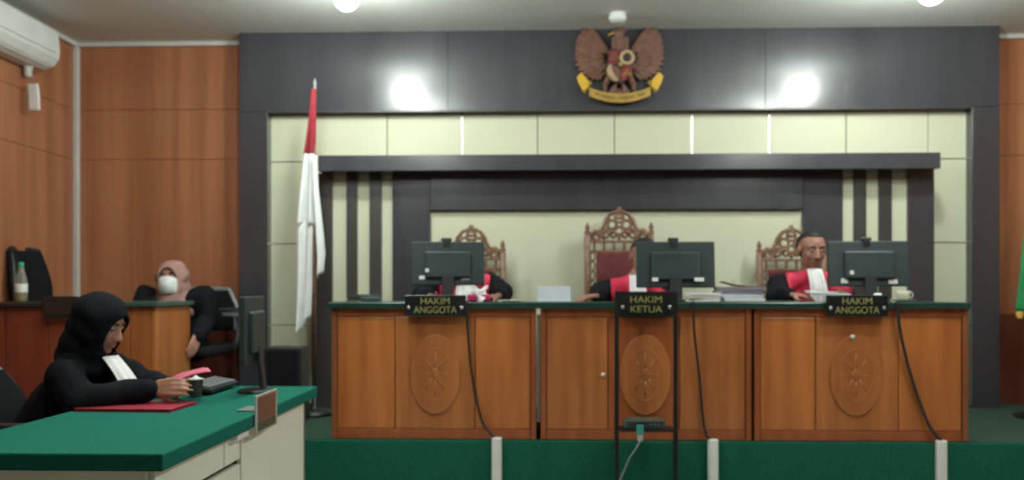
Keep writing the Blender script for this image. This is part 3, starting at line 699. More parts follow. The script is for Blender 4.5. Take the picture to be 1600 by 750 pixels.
MB().box(xs-.026, xs-.004, 2.868, ym-.002, zu-.115, zu-.02).build('drawer_front', 'cream_panel', bevel=.003, **k)
MB().box(xs-.026, xs-.004, TY0+.055, ym-.002, .02, zu-.135).build('door', 'cream_panel', bevel=.003, **k)
MB().box(xs-.03, xs+.028, 2.91, ym+.015, zu-.030, zu-.006).build('bracket', 'white_plastic', bevel=.004, **k)
# sign on the table edge
dq = 3.15; t = thing('desk_sign', 'small brown sign in a clear frame on the green table edge', 'sign', (TX1+.003, dq, .672))
MB().box(0, .008, -.125, .125, 0, .148).build('frame', 'acrylic', t, bevel=.003)
MB().box(.0082, .0095, -.108, .100, .045, .138).build('face', 'plaque_brown', t)
MB().box(.0082, .0095, -.108, .100, .008, .043).build('lower_face', 'acrylic_green', t)
MB().box(-.09, 0, -.06, .06, .0795, .0835).build('hook', 'acrylic', t)
# monitor on the table, facing the clerk
monitor('black monitor seen edge-on at the far end of the green table', (-1.32, 3.70, TZ+.001), PI/2+.14, .44, .31, .29, 0, (), group=None)
def ontab(px, py, h=.0):
    d = (CAM.z-TZ-h) * F / (py-HY); return Vector((X(px, d), d, TZ+.001))
l = ontab(193, 641); t = thing('red_folder', 'flat red folder lying on the green table before the clerk', 'folder', (-1.60, l.y, TZ+.001), -.03)
MB().box(-.195, .195, -.10, .13, 0, .004).build('cover', 'folder_red', t, bevel=.001)
MB().box(-.185, .185, -.09, .12, .0042, .009).build('sheets', 'folder_red', t)
MB().box(-.195, .195, -.10, .13, .0092, .012).build('cover', 'folder_red', t, bevel=.001)
t = thing('keyboard', 'grey and black keyboard propped beside the edge-on monitor', 'keyboard', (-1.52, 3.72, TZ+.002), PI/2)
R_ = Matrix.Rotation(.16, 3, 'X')
kb = MB().obox((0, 0, .028), (.34, .135, .018), R_).build('case', 'black_plastic', t, bevel=.004)
MB().box(-.12, .12, .03, .06, 0, .022).build('prop', 'black_plastic', t, bevel=.003)
for r in range(4):
    for c in range(12):
        MB().obox(R_ @ Vector(((c-5.5)*.026, (r-1.5)*.027, .013)) + Vector((0, 0, .028)), (.022, .022, .007), R_).build('key', 'grey_plastic', kb)
l = ontab(306, 622); t = thing('water_glass', 'small glass with white lid near the clerk papers', 'glass', l)
MB().lathe([(.024, 0), (.027, .004), (.031, .075), (.029, .076), (.025, .008), (.001, .007)], (0, 0, 0), 20).build('tumbler', 'glass', t, True)
MB().lathe([(.034, .0765), (.034, .080), (.012, .086), (.006, .094), (.001, .095)], (0, 0, 0), 20).build('lid', 'white_plastic', t, True)
l = ontab(283, 618); t = thing('mobile_phone', 'dark phone lying flat under the clerk papers', 'phone', l, .3)
MB().box(-.075, .075, -.037, .037, 0, .008).build('case', 'black_plastic', t, bevel=.003)
MB().box(-.070, .070, -.033, .033, .0081, .009).build('screen', 'screen_glass', t)

# ---------------------------------------------------------------- air conditioner and ceiling lamps
y0, y1 = 4.50, 5.36; xw = XL+.013; z0, z1 = Z(104, 5.26, 85), Z(104, 5.26, 85)+.275
t = thing('air_conditioner', 'white split air conditioner high on the left wall', 'air conditioner', (xw, (y0+y1)/2, z0))
prof = [(.0, .0), (.10, .0), (.165, .025), (.20, .075), (.205, .12), (.195, .25), (.18, .275), (0, .275)]
n = len(prof); hl = (y1-y0)/2
m = MB(); m.add([(x, -hl, z) for x, z in prof] + [(x, hl, z) for x, z in prof], [tuple(range(n)), tuple(range(n, 2*n))[::-1]] + [(i, n+i, n+(i+1) % n, (i+1) % n) for i in range(n)])
m.build('casing', 'ac_white', t, bevel=.014, seg=3)
MB().obox((.170, 0, .052), (.006, 2*hl-.12, .034), (0, .55, 0)).build('louvre', 'dark_gap', t, bevel=.002)
MB().obox((.152, 0, .024), (.008, 2*hl-.10, .030), (0, .9, 0)).build('flap', 'ac_white', t, bevel=.002)
MB().box(.2045, .2065, -hl+.05, hl-.05, .10, .103).build('panel_seam', 'grey_plastic', t)
c = W(40, 108, 5.27) - Vector((xw, (y0+y1)/2, z0))
MB().cap((.05, c.y-.02, .01), (.05, c.y-.02, -.05), .028, .024).build('drain_spout', 'ac_white', t, True)
dq = 5.22; a = W(45, 130, dq)
t = thing('hanging_tag', 'white paper strip hanging below the air conditioner', 'tag', (XL+.10, dq, Z(172, dq, 45)))
hh = a.z - Z(172, dq, 45)
MB().grid(lambda u, v: ((u-.5)*.085+.02*(1-v), .012*math.sin(2.2*v), hh*v), 5, 10).build('strip', 'white_plastic', t, True, solid=.003)
MB().cyl((0.02, .005, hh), (.0, -.01, hh+.13), .002).build('string', 'grey_plastic', t)

zb_ = 2.86
def bulb(label, x, y, lit=True):
    t = thing('ceiling_bulb', label, 'lamp', (x, y, ZC), 0, 'ceiling bulbs')
    MB().lathe([(.05, -.001), (.05, -.012), (.03, -.03), (.024, -.06), (.024, -.075), (.001, -.075)], (0, 0, 0), 20).build('socket', 'white_plastic', t, True)
    MB().lathe([(.02, -.0755), (.026, -.09), (.045, -.105), (.05, -.115), (.001, -.115)], (0, 0, 0), 20).build('bulb_base', 'white_plastic', t, True)
    prof = [(.072*math.cos(a), -.168 - .072*math.sin(a)) for a in [-.75 + (PI/2+.75)*i/9 for i in range(10)]]
    prof[-1] = (.001, prof[-1][1])
    MB().lathe(prof, (0, 0, 0), 16).build('bulb_dome', 'bulb_lit', t, True)
xa, xb = X(541, 4.57), X(1456, 4.57)
bulb('lit ceiling bulb above the flag side of the bench', xa, 4.57); bulb('lit ceiling bulb above the right end of the bench', xb, 4.57)
bulb('added lit ceiling bulb, out of view, over the long green table', xa, 3.46); bulb('added lit ceiling bulb, out of view, right of the frame stand', xb, 3.46)  # added row outside the frame, placed to shape how the light falls
bulb('added lit ceiling bulb, out of view, above the table front', xa, 2.35); bulb('added lit ceiling bulb, out of view, nearest the camera on the right', xb, 2.35)  # another added, unseen row, for more light on the lower front surfaces
dq = 5.36; l = (X(965, dq), dq, ZC)
t = thing('ceiling_dome', 'small white dome fixture on the ceiling above the eagle emblem', 'lamp', l)
MB().lathe([(.052, -.001), (.055, -.010), (.050, -.018), (.001, -.018)], (0, 0, 0), 24).build('ring', 'white_plastic', t, True)
MB().lathe([(.056, -.0185), (.060, -.03), (.045, -.052), (.02, -.062), (.001, -.063)], (0, 0, 0), 24).build('dome', 'bulb_off', t, True)
# ---------------------------------------------------------------- eagle emblem on the header
de = D_HEAD - .001; eo = W(967, 108, de); es = (W(1067, 108, de) - eo).x / 100.0   # metres per pixel there
t = thing('eagle_emblem', 'brown carved eagle emblem with shield and gold ribbon on the dark header', 'emblem', eo)
def E(px, py): return ((px-967)*es, (108-py)*es)
def feather(c, a, L, w, y0, y1):
    n = Vector((math.cos(a), math.sin(a))); p = Vector((-n.y, n.x)); c = Vector(c)
    sh = [(0, .30), (.25, .48), (.6, .5), (.85, .38), (1.0, .0)]
    up = [c + n*(L*u) + p*(w*k) for u, k in sh]; dn = [c + n*(L*u) - p*(w*k) for u, k in sh[::-1][1:]]
    return [tuple(q) for q in dn + up][::-1]
def interp(a, tab):
    for (a0, v0), (a1, v1) in zip(tab, tab[1:]):
        if a0 <= a <= a1: return v0 + (v1-v0)*(a-a0)/(a1-a0)
    return tab[-1][1]
for s in (-1, 1):
    def mx(poly): return [(-x if s > 0 else x, z) for x, z in poly]
    outl = [(911, 46), (901, 60), (898, 86), (905, 107), (921, 118), (942, 119), (958, 116), (960, 92), (952, 80), (938, 65), (924, 53)]
    wing = MB().prism(mx([E(*p) for p in outl]), -.028, -.001).build('wing', 'emblem_brown', t, bevel=.004)
    root = E(954, 92); N = 13
    for i in range(N):
        deg = 126 + (238-126)*i/(N-1)
        L = interp(deg, ((120, 68), (132, 67), (150, 62), (170, 59), (190, 59), (215, 53), (240, 42)))*es
        MB().prism(mx(feather(root, math.radians(deg), L, 10.5*es, 0, 0)), -.036 - .003*(i % 2), -.026).build('feather', 'emblem_brown', wing, bevel=.002)
    for i in range(8):
        deg = 132 + (232-132)*i/7
        L = interp(deg, ((120, 45), (160, 39), (200, 37), (240, 28)))*es
        MB().prism(mx(feather(root, math.radians(deg), L, 10*es, 0, 0)), -.046 - .003*(i % 2), -.036).build('covert_feather', 'emblem_brown', wing, bevel=.002)
    # thigh, leg and talon on the ribbon
    th = MB(); a, b, c = E(967+s*14, 122), E(967+s*21, 134), E(967+s*24, 146)
    th.cap((a[0], -.03, a[1]), (b[0], -.035, b[1]), .034, .022); th.cap((b[0], -.035, b[1]), (c[0], -.045, c[1]), .018, .010)
    for k in (-1, 0, 1): th.cap((c[0], -.045, c[1]), (c[0]+k*.016, -.052, c[1]-.022), .008, .005, 8)
    th.build('leg', 'emblem_brown', t, True)
# body, neck, head
m = MB()
m.ell((0, -.03, E(0, 104)[1]), (.092, .05, .125)); a = E(967, 84); b = E(967, 62)
m.cap((a[0], -.035, a[1]), (b[0], -.05, b[1]), .062, .040); h = E(965, 56)
m.ell((h[0], -.06, h[1]), (.040, .034, .036))
mkobj('body', remesh(m, .008, 2), 'emblem_brown', t, True)
hm = MB(); hm.cap((h[0]-.03, -.065, h[1]+.002), (h[0]-.066, -.068, h[1]-.010), .015, .005); hm.cap((h[0]-.066, -.068, h[1]-.010), (h[0]-.070, -.068, h[1]-.022), .006, .003)
hm.build('beak', 'emblem_gold', t, True)
cr = MB()
for i in range(4): cr.cap((h[0]+.005+.010*i, -.058, h[1]+.028-.006*i), (h[0]+.018+.014*i, -.058, h[1]+.056-.010*i), .011, .005, 8)
cr.build('crest', 'emblem_brown', t, True)
MB().ell((h[0]-.020, -.09, h[1]+.008), .006, None, 8, 6).build('eye', 'emblem_dark', t, True)
nk = MB()
for r in range(4):
    for i in range(4):
        q = E(967 + (i-1.5)*6.5, 66 + r*6); nk.ell((q[0], -.076-.004*r, q[1]), (.017, .008, .017), None, 8, 6)
nk.build('neck_feathers', 'emblem_brown', t, True)
# tail
for i in range(7):
    deg = 270 + (i-3)*11
    MB().prism(feather(E(967, 128), math.radians(deg), 32*es, 9*es, 0, 0), -.030 - .004*(i % 2), -.004).build('tail_feather', 'emblem_brown', t, bevel=.002)
# shield with five fields
sh = [(948, 84), (986, 84), (987, 104), (984, 120), (976, 131), (967, 137), (958, 131), (950, 120), (947, 104)]
shield = MB().prism([E(*p) for p in sh][::-1], -.100, -.060).build('shield', 'emblem_dark', t, bevel=.003)
def field_(poly, mat, y=-.104): MB().prism([E(*p) for p in poly][::-1], y, -.099).build('shield_field', mat, shield, bevel=.001)
field_([(949.5, 86), (966, 86), (966, 107.5), (949, 107.5)], 'emblem_red')
field_([(968, 86), (984.5, 86), (985, 107.5), (968, 107.5)], 'emblem_brown')
field_([(949, 109.5), (966, 109.5), (966, 134), (958, 129), (951, 119)], 'emblem_brown')
field_([(968, 109.5), (985, 109.5), (983, 119), (976, 129), (968, 134)], 'emblem_red')
q = E(977, 97); m = MB()
m.tube([(q[0] + .042*math.cos(a), -.108, q[1] + .042*math.sin(a)) for a in [2*PI*i/18 for i in range(18)]], .014, 8, closed=True)
m.build('pale_ring', 'emblem_cream', shield, True)
MB().ell((q[0], -.106, q[1]), (.022, .010, .020), None, 10, 8).build('bull_head', 'emblem_dark', shield, True)
m = MB(); pts = [(951, 108), (950, 116), (953, 124), (958, 130), (963, 133)]
m.tube([(E(*p)[0], -.108, E(*p)[1]) for p in pts], [.014, .022, .024, .020, .010], 8)
m.build('rice_sprig', 'emblem_cream', shield, True)
m = MB(); q = E(957, 96)
for i in range(5): m.ell((q[0] + .02*math.cos(i*1.257), -.104, q[1] + .02*math.sin(i*1.257)), (.012, .006, .012), None, 8, 6)
m.build('tree', 'emblem_brown', shield, True)
m = MB(); q = E(976, 118)
for i in range(5): m.tube([(q[0] - .02 + .012*i + .008*math.cos(a), -.106, q[1] - .012*abs(i-2) + .010*math.sin(a)) for a in [2*PI*j/8 for j in range(8)]], .003, 5, closed=True)
m.build('chain', 'emblem_gold', shield, True)
qc = E(967, 107); st = [(qc[0] + (.024 if i % 2 == 0 else .010)*math.sin(PI*i/5), qc[1] + (.024 if i % 2 == 0 else .010)*math.cos(PI*i/5)) for i in range(10)]
MB().prism([(qc[0] + .032*math.cos(PI/3*i), qc[1] + .036*math.sin(PI/3*i)) for i in range(6)], -.110, -.100).build('centre_field', 'emblem_dark', shield, bevel=.002)
MB().prism(st, -.114, -.109).build('star', 'emblem_gold', shield)
# ribbon
def rb(u):
    x = -57 + 114*u; y = 147 + 10.5*(1 - (x/57)**2); return x, y
up, dn = [], []
for i in range(21):
    x, y = rb(i/20); up.append(E(967+x*.83, y-7)); dn.append(E(967+x*.83, y+7))
rib = MB().prism(dn + up[::-1], -.075, -.050).build('ribbon', 'emblem_gold', t, bevel=.003)
for s in (-1, 1):
    pl_ = [(49, 141), (57, 147), (64, 134), (67, 124), (60, 117), (54, 124), (48, 131)]
    poly = [E(967+s*a, b) for a, b in pl_]
    MB().prism(poly, -.082, -.055).build('ribbon_end', 'emblem_yellow', t, bevel=.005)
    MB().prism([E(967+s*a, b) for a, b in ((47, 128), (58, 146), (54, 149), (43, 132))], -.062, -.045).build('ribbon_fold', 'emblem_gold', t, bevel=.003)
for i, ch in enumerate('BHINNEKA TUNGGAL IKA'):
    if ch == ' ': continue
    u = .12 + .76*i/19; x, y = rb(u); q = E(967+x*.83, y); sl = math.atan(2*10.5*(x/57)/57)
    text_mesh('letter', ch, .030, 'emblem_dark', rib, (q[0], -.0755, q[1]), (PI/2, -sl, 0), None, .0008)

# ---------------------------------------------------------------- people
def hand(mb, w, d, n, side, curl=.35, sc=1.0):
    """w wrist, d finger direction, n palm normal; side = +1 puts the thumb towards +lat"""
    d = Vector(d).normalized(); n = Vector(n); n = (n - d*n.dot(d)).normalized(); lat = d.cross(n).normalized()*side; w = Vector(w)
    L = [.066, .076, .070, .054]
    for k in range(4):
        off = (1.5-k)*.0205*sc
        b0 = w + d*.012*sc + lat*off*.75; b1 = w + d*(.088-.004*abs(k-1))*sc + lat*off
        mb.cap(b0, b1, .0145*sc, .0105*sc, 10)
        p = b1; ang = curl*.6
        for q, fr in enumerate((.45, .32, .23)):
            dd = (d*math.cos(ang) + n*math.sin(ang)); p2 = p + dd*L[k]*fr*sc
            mb.cap(p, p2, (.0088-.0010*q)*sc, (.0080-.0012*q)*sc, 10); p = p2; ang += curl
    b = w + d*.028*sc + lat*.026*sc; dd = (d*.62 + lat*.62 + n*.42).normalized()
    mb.cap(w + d*.01*sc + lat*.012*sc, b, .015*sc, .014*sc, 10)
    p = b + dd*.036*sc; mb.cap(b, p, .0135*sc, .0105*sc, 10)
    dd2 = (d*.85 + lat*.22 + n*.45).normalized(); mb.cap(p, p + dd2*.032*sc, .0100*sc, .0075*sc, 10)

def person(name, label, loc, rotz, J, kind, skin='skin', hair=True, bib=True, red=True, hijab=None, mask=False, face=True, group=None):
    t = thing(name, label, 'person', loc, rotz, group)
    V = {k: Vector(v) for k, v in J.items() if k not in ('hrot', 'fing', 'palm', 'curl') and hasattr(v, '__len__')}
    hy, hp, hr = J.get('hrot', (0, 0, 0)); hs = J.get('hs', 1.0)
    HM = Matrix.Rotation(hy, 3, 'Z') @ Matrix.Rotation(-hp, 3, 'X') @ Matrix.Rotation(hr, 3, 'Y'); H = V['head']
    def h(x, y, z): return H + HM @ (Vector((x, y, z))*hs)
    def inv(p): return (HM.transposed() @ (Vector(p) - H))/hs
    b = MB()
    def he(c, r): b.ell(h(*c), [q*hs for q in r], HM, 20, 14)
    he((0, -.012, .030), (.079, .094, .083)); he((0, .026, -.020), (.066, .062, .080)); he((0, .018, -.060), (.059, .058, .046))
    he((0, .060, -.093), (.024, .022, .020)); he((-.034, .050, -.022), (.026, .030, .028)); he((.034, .050, -.022), (.026, .030, .028))
    b.cap(h(-.036, .068, .030), h(.036, .068, .030), .014*hs, .014*hs); b.cap(h(0, .082, .014), h(0, .102, -.028), .0085*hs, .013*hs)
    for s in (-1, 1):
        he((s*.012, .094, -.031), (.009, .011, .008)); he((s*.081, -.004, -.004), (.009, .020, .031))
    he((0, .080, -.056), (.024, .012, .008)); he((0, .078, -.069), (.020, .011, .008))
    # neck, trunk, limbs under the clothes
    b.cap(h(0, -.015, -.06), V['neck'], .050*hs, .056); b.cap(V['neck'], V['chest'], .060, .105); b.cap(V['chest'], V['pelvis'], .105, .125)
    for s, q in ((-1, 'l'), (1, 'r')):
        b.cap(V['neck'] + Vector((s*.05, 0, -.03)), V['sh'+q], .055, .050); b.cap(V['sh'+q], V['el'+q], .046, .038); b.cap(V['el'+q], V['wr'+q], .036, .025)
        hand(b, V['wr'+q], J['fing'][0 if s < 0 else 1], J['palm'][0 if s < 0 else 1], J.get('hside', None) or (1 if s < 0 else -1), J['curl'][0 if s < 0 else 1])
        b.cap(V['pelvis'] + Vector((s*.09, .0, -.02)), V['kn'+q], .085, .058); b.cap(V['kn'+q], V['an'+q], .055, .036)
        b.cap(V['an'+q] + Vector((0, -.02, -.03)), V['an'+q] + Vector((0, .15, -.045)), .036, .030)
    body = remesh(b, .0058, 2)
    bo = mkobj('body', body, skin, t, True)
    # face details
    if face:
        for s in (-1, 1):
            e = h(s*.031, .0735, .012)
            eb = MB().ell(e, (.0135*hs, .0115*hs, .0075*hs), HM, 12, 8).build('eye', 'eye_white', t, True)
            MB().ell(h(s*.031, .0825, .0105), (.0055*hs, .0032*hs, .0055*hs), HM, 10, 6).build('iris', 'iris', eb, True)
            MB().tube([h(s*.014, .0835, .031), h(s*.030, .0850, .037), h(s*.046, .0745, .033)], [.0035*hs, .0045*hs, .0025*hs], 6).build('eyebrow', 'hair', t, True)
        if not mask:
            MB().ell(h(0, .0855, -.0565), (.0215*hs, .0085*hs, .0048*hs), HM, 12, 8).ell(h(0, .0840, -.0680), (.018*hs, .0085*hs, .0055*hs), HM, 12, 8).build('lips', 'lips', t, True)
    if hair:
        def isH(c, n):
            q = inv(c)
            if q.length > .16: return False
            ear = abs(q.x) > .076 and -.045 < q.z < .032 and q.y > -.03
            return (not ear) and (q.z > hair_line(q) or (q.y < -.030 and q.z > -.055))
        hl_ = J.get('hairline', .070)
        def hair_line(q): return hl_ if q.y > .02 else hl_ - (.02-q.y)*1.1
        mkobj('hair', shell(body, isH, .003, 20), 'hair', t, True, solid=.005)
    # robe
    r = MB(); fl = J.get('robe', 1.0)
    mid = V['chest'].lerp(V['pelvis'], .5)
    r.cap(V['neck'] + Vector((0, -.005, -.045)), V['chest'], .082, .128*fl); r.cap(V['chest'], mid, .128*fl, .140*fl); r.cap(mid, V['pelvis'], .140*fl, .135*fl)
    for s, q in ((-1, 'l'), (1, 'r')):
        r.cap(V['neck'] + Vector((s*.055, -.005, -.042)), V['sh'+q], .064, .070); r.cap(V['chest'] + Vector((s*.06, 0, 0)), mid + Vector((s*.07, 0, 0)), .11*fl, .11*fl)
        r.cap(V['sh'+q], V['el'+q], .072, .070); r.cap(V['sh'+q], mid + Vector((s*.07, 0, 0)), .055, .09)
        wv = V['el'+q].lerp(V['wr'+q], .90); r.cap(V['el'+q], wv, .068, .047)
        r.cap(V['pelvis'] + Vector((s*.09, 0, -.02)), V['kn'+q], .10, .08); r.cap(V['kn'+q], V['an'+q] + Vector((0, 0, .06)), .085, .075)
    r.cap(V['pelvis'], (V['knl']+V['knr'])/2, .12, .09)
    robe = remesh(r, .010, 5)
    # soft cloth folds
    for v, nv in zip(robe.vertices, [v.normal.copy() for v in robe.vertices]):
        c = v.co; f = .004*math.sin(c.x*55 + c.z*16 + 2*math.sin(c.z*11)) + .003*math.sin(c.y*47 - c.z*31)
        v.co = c + nv*f
    robe.update()
    mkobj('robe', robe, 'robe_black', t, True)
    ax = (V['neck'] - V['pelvis']).normalized()
    def loc2(c):
        q = c - V['neck']; up = q.dot(ax); p = q - ax*up; return p.x, p.y, up
    if red:
        def isR(c, n):
            x, y, u = loc2(c); return abs(x) < .162 and y > -.035 and -.42 < u < .05 and n.y > .0 and abs(c.x - V['neck'].x) < .165 and n.dot(ax) < .93
        mkobj('red_front', shell(robe, isR, .006, 14), 'robe_red', t, True, solid=.004)
    if bib:
        top = V['neck'] + Vector((0, *J.get('bibo', (.075, .030)))); bl = J.get('bibl', .24)
        dirn = J.get('bibd'); dirn = Vector(dirn).normalized() if dirn else (Vector((0, .22, -1)) - Vector((0, 0, 0))).normalized()
        def bf(u, v):
            a = (u-.5)*2; wd = .044 + .014*v; pl = .006*math.sin(u*6*PI)*(.3+v)
            c = top + dirn*(bl*v) + Vector((0, .030 + .05*math.sin(min(v, .6)/.6*PI/2) - .022*a*a + pl, 0)); return c + Vector((a*wd, 0, .012*a*a*v))
        MB().grid(bf, 25, 14).build('white_bib', 'white_cloth', t, True, solid=.004)
    if hijab:
        g = MB()
        g.ell(h(0, -.016, .026), [q*hs for q in (.102, .114, .104)], HM, 20, 14); g.ell(h(0, .006, -.045), [q*hs for q in (.090, .088, .085)], HM, 20, 14)
        g.ell(h(0, .034, -.088), [q*hs for q in (.050, .046, .042)], HM, 20, 14)
        g.cap(h(0, -.035, .0), V['neck'] + Vector((0, -.03, .01)), .092*hs, .098); g.cap(h(0, .0, -.08), V['neck'] + Vector((0, .03, -.03)), .075, .09)
        for s in (-1, 1): g.cap(V['neck'] + Vector((s*.02, 0, 0)), V['neck'] + Vector((s*.11, -.01, -.075)), .085, .062)
        hm_ = remesh(g, .007, 4)
        for v, nv in zip(hm_.vertices, [v.normal.copy() for v in hm_.vertices]):
            c = v.co; v.co = c + nv*(.003*math.sin(c.z*70 + c.x*35 + c.y*28) + .002*math.sin(c.y*80 + c.z*40))
        hm_.update()
        def isJ(c, n):
            q = inv(c); return not (q.y > .030 and (q.x/.059)**2 + ((q.z+.018)/.090)**2 < 1)
        mkobj('hijab', shell(hm_, isJ, .0, 20), hijab, t, True, solid=.006)
    if mask:
        def mk(u, v):
            a = (u-.5)*2; e = 1 - abs(a)**2.4; z = -.045 + (v-.5)*(.052 + .062*e) + .0012*math.sin(v*9*PI)*e
            y = .107 - .066*a*a + .020*e*math.sin(PI*min(1, v*1.0))*(1-.3*v) - .012*(1-v)*e*0 - .016*(1-v)**2
            return h(.0705*math.sin(a*1.25)/math.sin(1.25), y, z)
        mo = MB().grid(mk, 25, 21).build('face_mask', 'mask_white', t, True, solid=.003)
        for s in (-1, 1):
            MB().tube([h(s*.070, .036, -.030), h(s*.086, .010, -.012), h(s*.088, -.014, .010)], .0018, 6).build('ear_loop', 'mask_white', mo, True)
    return t

DJ = 5.10
def seated(loc, head_c, lean, wl, wr, el, er, hs=1.0, hrot=(0, 0, 0), sw=.185, hip=.47, dx=0.0, **kw):
    """joints in local coordinates; loc is the floor point under the pelvis; the person faces +y"""
    hc = Vector(head_c); nk = hc + Vector((0, -.035, -.150))
    if 'nkx' in kw: nk.x = kw.pop('nkx')
    pel = Vector((0, 0, hip)); ch = pel.lerp(nk, .62) + Vector((0, -.02, 0))
    J = dict(head=hc, neck=nk, chest=ch, pelvis=pel, hrot=hrot, hs=hs,
             shl=nk + Vector((-sw, -.01, -.065)), shr=nk + Vector((sw, -.01, -.065)), ell=el, elr=er, wrl=wl, wrr=wr,
             knl=(-.12, .40, hip-.03), knr=(.12, .40, hip-.03), anl=(-.12, .40, .085), anr=(.12, .40, .085),
             fing=((0.3, 1, -.1), (-.3, 1, -.1)), palm=((0, 0, -1), (0, 0, -1)), curl=(.35, .35))
    J.update(kw); return J
# -- the judges face -y in the world: rotz = pi, local (x, y) = world (-dx, -dy)
def loc_of(wp, base, rz=PI): return Matrix.Rotation(-rz, 3, 'Z') @ (Vector(wp) - Vector(base))
zf = ZD + .005
# right judge
b0 = Vector((X(1258, DJ+.08), DJ+.08, zf)); hd = W(1268, 391, DJ-.02)
zt0 = ZT + .03
J = seated(b0, loc_of(hd, b0), 0, wl=loc_of(W(1318, 457, 4.80), b0), wr=loc_of(W(1236, 460, 4.78), b0), el=loc_of(W(1318, 468, 5.00), b0), er=loc_of(W(1213, 466, 4.98), b0),
           hrot=(.10, .22, 0), hs=1.03, hairline=.090, hip=.48, bibl=.26,
           fing=((.25, .8, -.05), (-.7, .6, -.12)), palm=((0.3, -.2, -1), (0, 0, -1)), curl=(.35, .35))
# local left (x<0) is world right
person('person', 'balding person in red and black robe with white bib, holding papers', b0, PI, J, 'm', group='judges')
p0 = W(1293, 458, 4.70)
t = thing('held_papers', 'white sheets held between the hands of the judge', 'papers', p0 + Vector((0, 0, -.004)))
for i in range(3): MB().obox((0, 0, .001 + .0035*i), (.225 - .006*i, .13, .003), (.10, .04, -.03 + .03*i)).build('sheet', 'paper', t)
# middle judge
b0 = Vector((X(984, DJ+.08), DJ+.08, zf)); hd = W(1006, 401, DJ-.02)
J = seated(b0, loc_of(hd, b0), 0, wl=loc_of(W(1036, 462, 4.93), b0), wr=loc_of(W(932, 462, 4.80), b0), el=loc_of(W(1045, 468, 5.02), b0), er=loc_of(W(938, 458, 5.02), b0),
           hrot=(-.15, .25, .0), hip=.48, hairline=.075, bibl=.22,
           fing=((.9, .3, -.1), (.75, .5, -.10)), palm=((0, 0, -1), (0, 0, -1)), curl=(.3, .25))
J['neck'].x += -(X(988, DJ) - hd.x)*.75
for q in ('shl', 'shr'): J[q].x += -(X(988, DJ) - hd.x)*.75
person('person', 'person in red and black robe with face behind the middle monitor', b0, PI, J, 'm', group='judges')
# left judge, almost hidden behind the monitor
b0 = Vector((X(724, DJ+.08), DJ+.08, zf)); hd = W(716, 416, DJ-.04)
J = seated(b0, loc_of(hd, b0), 0, wl=loc_of(W(779, 462, 4.84), b0), wr=loc_of(W(672, 463, 4.84), b0), el=loc_of(W(785, 456, 5.06), b0), er=loc_of(W(660, 462, 5.02), b0),
           hrot=(.05, .40, 0), hip=.47, sw=.19,
           fing=((.8, .5, -.1), (-.6, .6, -.1)), palm=((0, 0, -1), (0, 0, -1)), curl=(.3, .3))
J['neck'] = loc_of(W(728, 440, DJ+.05), b0); J['shl'] = loc_of(W(762, 441, DJ+.06), b0); J['shr'] = loc_of(W(682, 446, DJ+.05), b0)
person('person', 'person in black robe mostly hidden behind the monitor nearest the flag', b0, PI, J, 'm', group='judges')

# masked woman behind the side bench
dw = 5.10; b0 = Vector((X(283, dw+.10), dw+.10, zf)); hd = W(268, 437, dw)
J = seated(b0, loc_of(hd, b0), 0, wl=loc_of(W(308, 526, 4.98), b0), wr=loc_of(W(240, 476, 4.80), b0), el=loc_of(W(322, 500, 5.14), b0), er=loc_of(W(226, 486, 5.02), b0),
           hrot=(.08, -.08, .04), hip=.47, sw=.19, hs=.96, knl=(.0, .40, .44), knr=(.19, .40, .44), anl=(.0, .40, .085), anr=(.19, .40, .085),
           fing=((.1, .5, -.8), (-.6, .6, -.1)), palm=((.6, 0, -.3), (0, 0, -1)), curl=(.4, .3))
J['neck'].z += .035; J['shl'].z += .11; J['shr'].z += .11; J['chest'].z += .02
person('person', 'seated person with white face mask, pink headscarf and black coat', b0, PI, J, 'f', skin='skin_light', hair=False, bib=False, red=False, hijab='hijab_pink', mask=True)
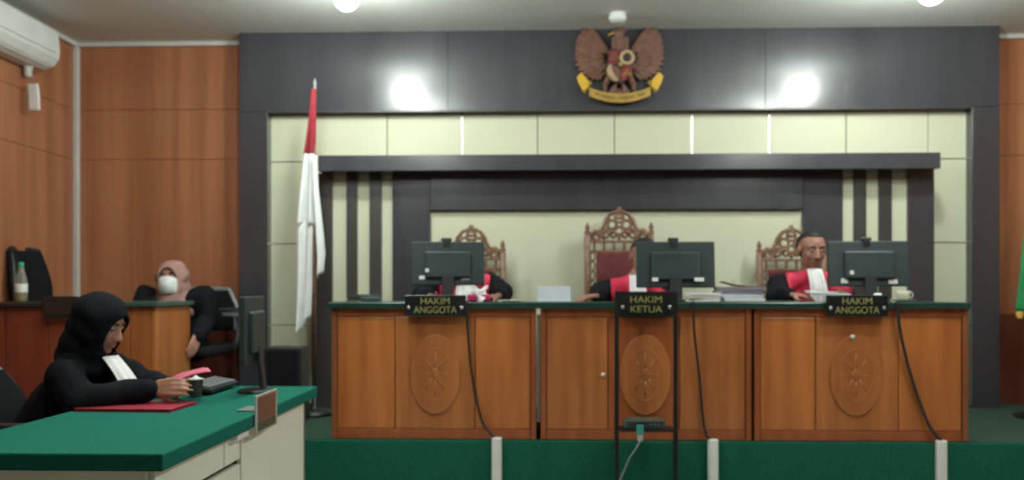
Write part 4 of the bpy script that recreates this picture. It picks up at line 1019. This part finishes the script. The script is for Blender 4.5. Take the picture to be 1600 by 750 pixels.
office_chair('black office chair with grey rim behind the masked person', (b0.x - .015, b0.y + .06, zf), PI, Z(452, 5.42)-zf, .56, .10)
office_chair('empty black high-back chair behind the bottle, against the left wall', (XL + .345, 5.25, zf), -PI/2, Z(388, 5.2, 30)-zf, .38, .10, rimm='black_plastic')

# clerk at the green table, facing mostly +x
dk = 3.34; b0 = Vector((-2.12, dk, 0)); KR = -PI/2 - .24
def locc(wp): return loc_of(wp, b0, KR)
hd = W(158, 507, dk-.03)
J = seated(b0, locc(hd), 0, wl=locc(W(262, 602, dk+.14)), wr=locc(W(243, 607, dk-.10)), el=locc(W(225, 600, dk+.30)), er=locc(W(124, 626, dk-.20)),
           hrot=(.16, .38, .0), hip=.50, sw=.165, hs=.98, bibl=.25, bibo=(.105, .015), bibd=(0.0, .40, -1),
           fing=((.25, 1, .05), (-.05, 1, .10)), palm=((.8, 0, -.3), (-.8, 0, -.3)), curl=(.40, .40))
J['neck'] = locc(W(136, 561, dk)); J['chest'] = locc(W(112, 622, dk)); sh_ = J['neck']
J['shl'] = sh_ + Vector((-.17, -.02, -.055)); J['shr'] = sh_ + Vector((.155, .035, -.06))
person('person', 'clerk in black headscarf and robe with white bib reading pink papers', b0, KR, J, 'f', skin='skin_light', hair=False, bib=True, red=False, hijab='hijab_black')
office_chair('black office chair with grey rim at the left edge, behind the clerk', (-2.07, dk, 0), KR+.2, Z(575, dk, 10), .48, .30)
# pink papers in the clerk's hands
a_, b_ = W(262, 606, dk-.02), W(325, 578, dk+.06)
t = thing('pink_papers', 'pink sheets held up by the clerk over the green table', 'papers', a_)
ax_ = (b_-a_); L_ = ax_.length; ax_.normalize(); sd = Vector((-.25, .95, .10)).normalized(); nn = ax_.cross(sd).normalized(); sd = nn.cross(ax_)
for i in range(2):
    MB().grid(lambda u, v: ax_*(L_*u - .012*i) + sd*((v-.5)*.20) + nn*(.006*i + .018*math.sin(u*PI) + .012*u*u*math.sin(v*4)), 12, 8).build('sheet', 'paper_pink', t, True, solid=.0015)
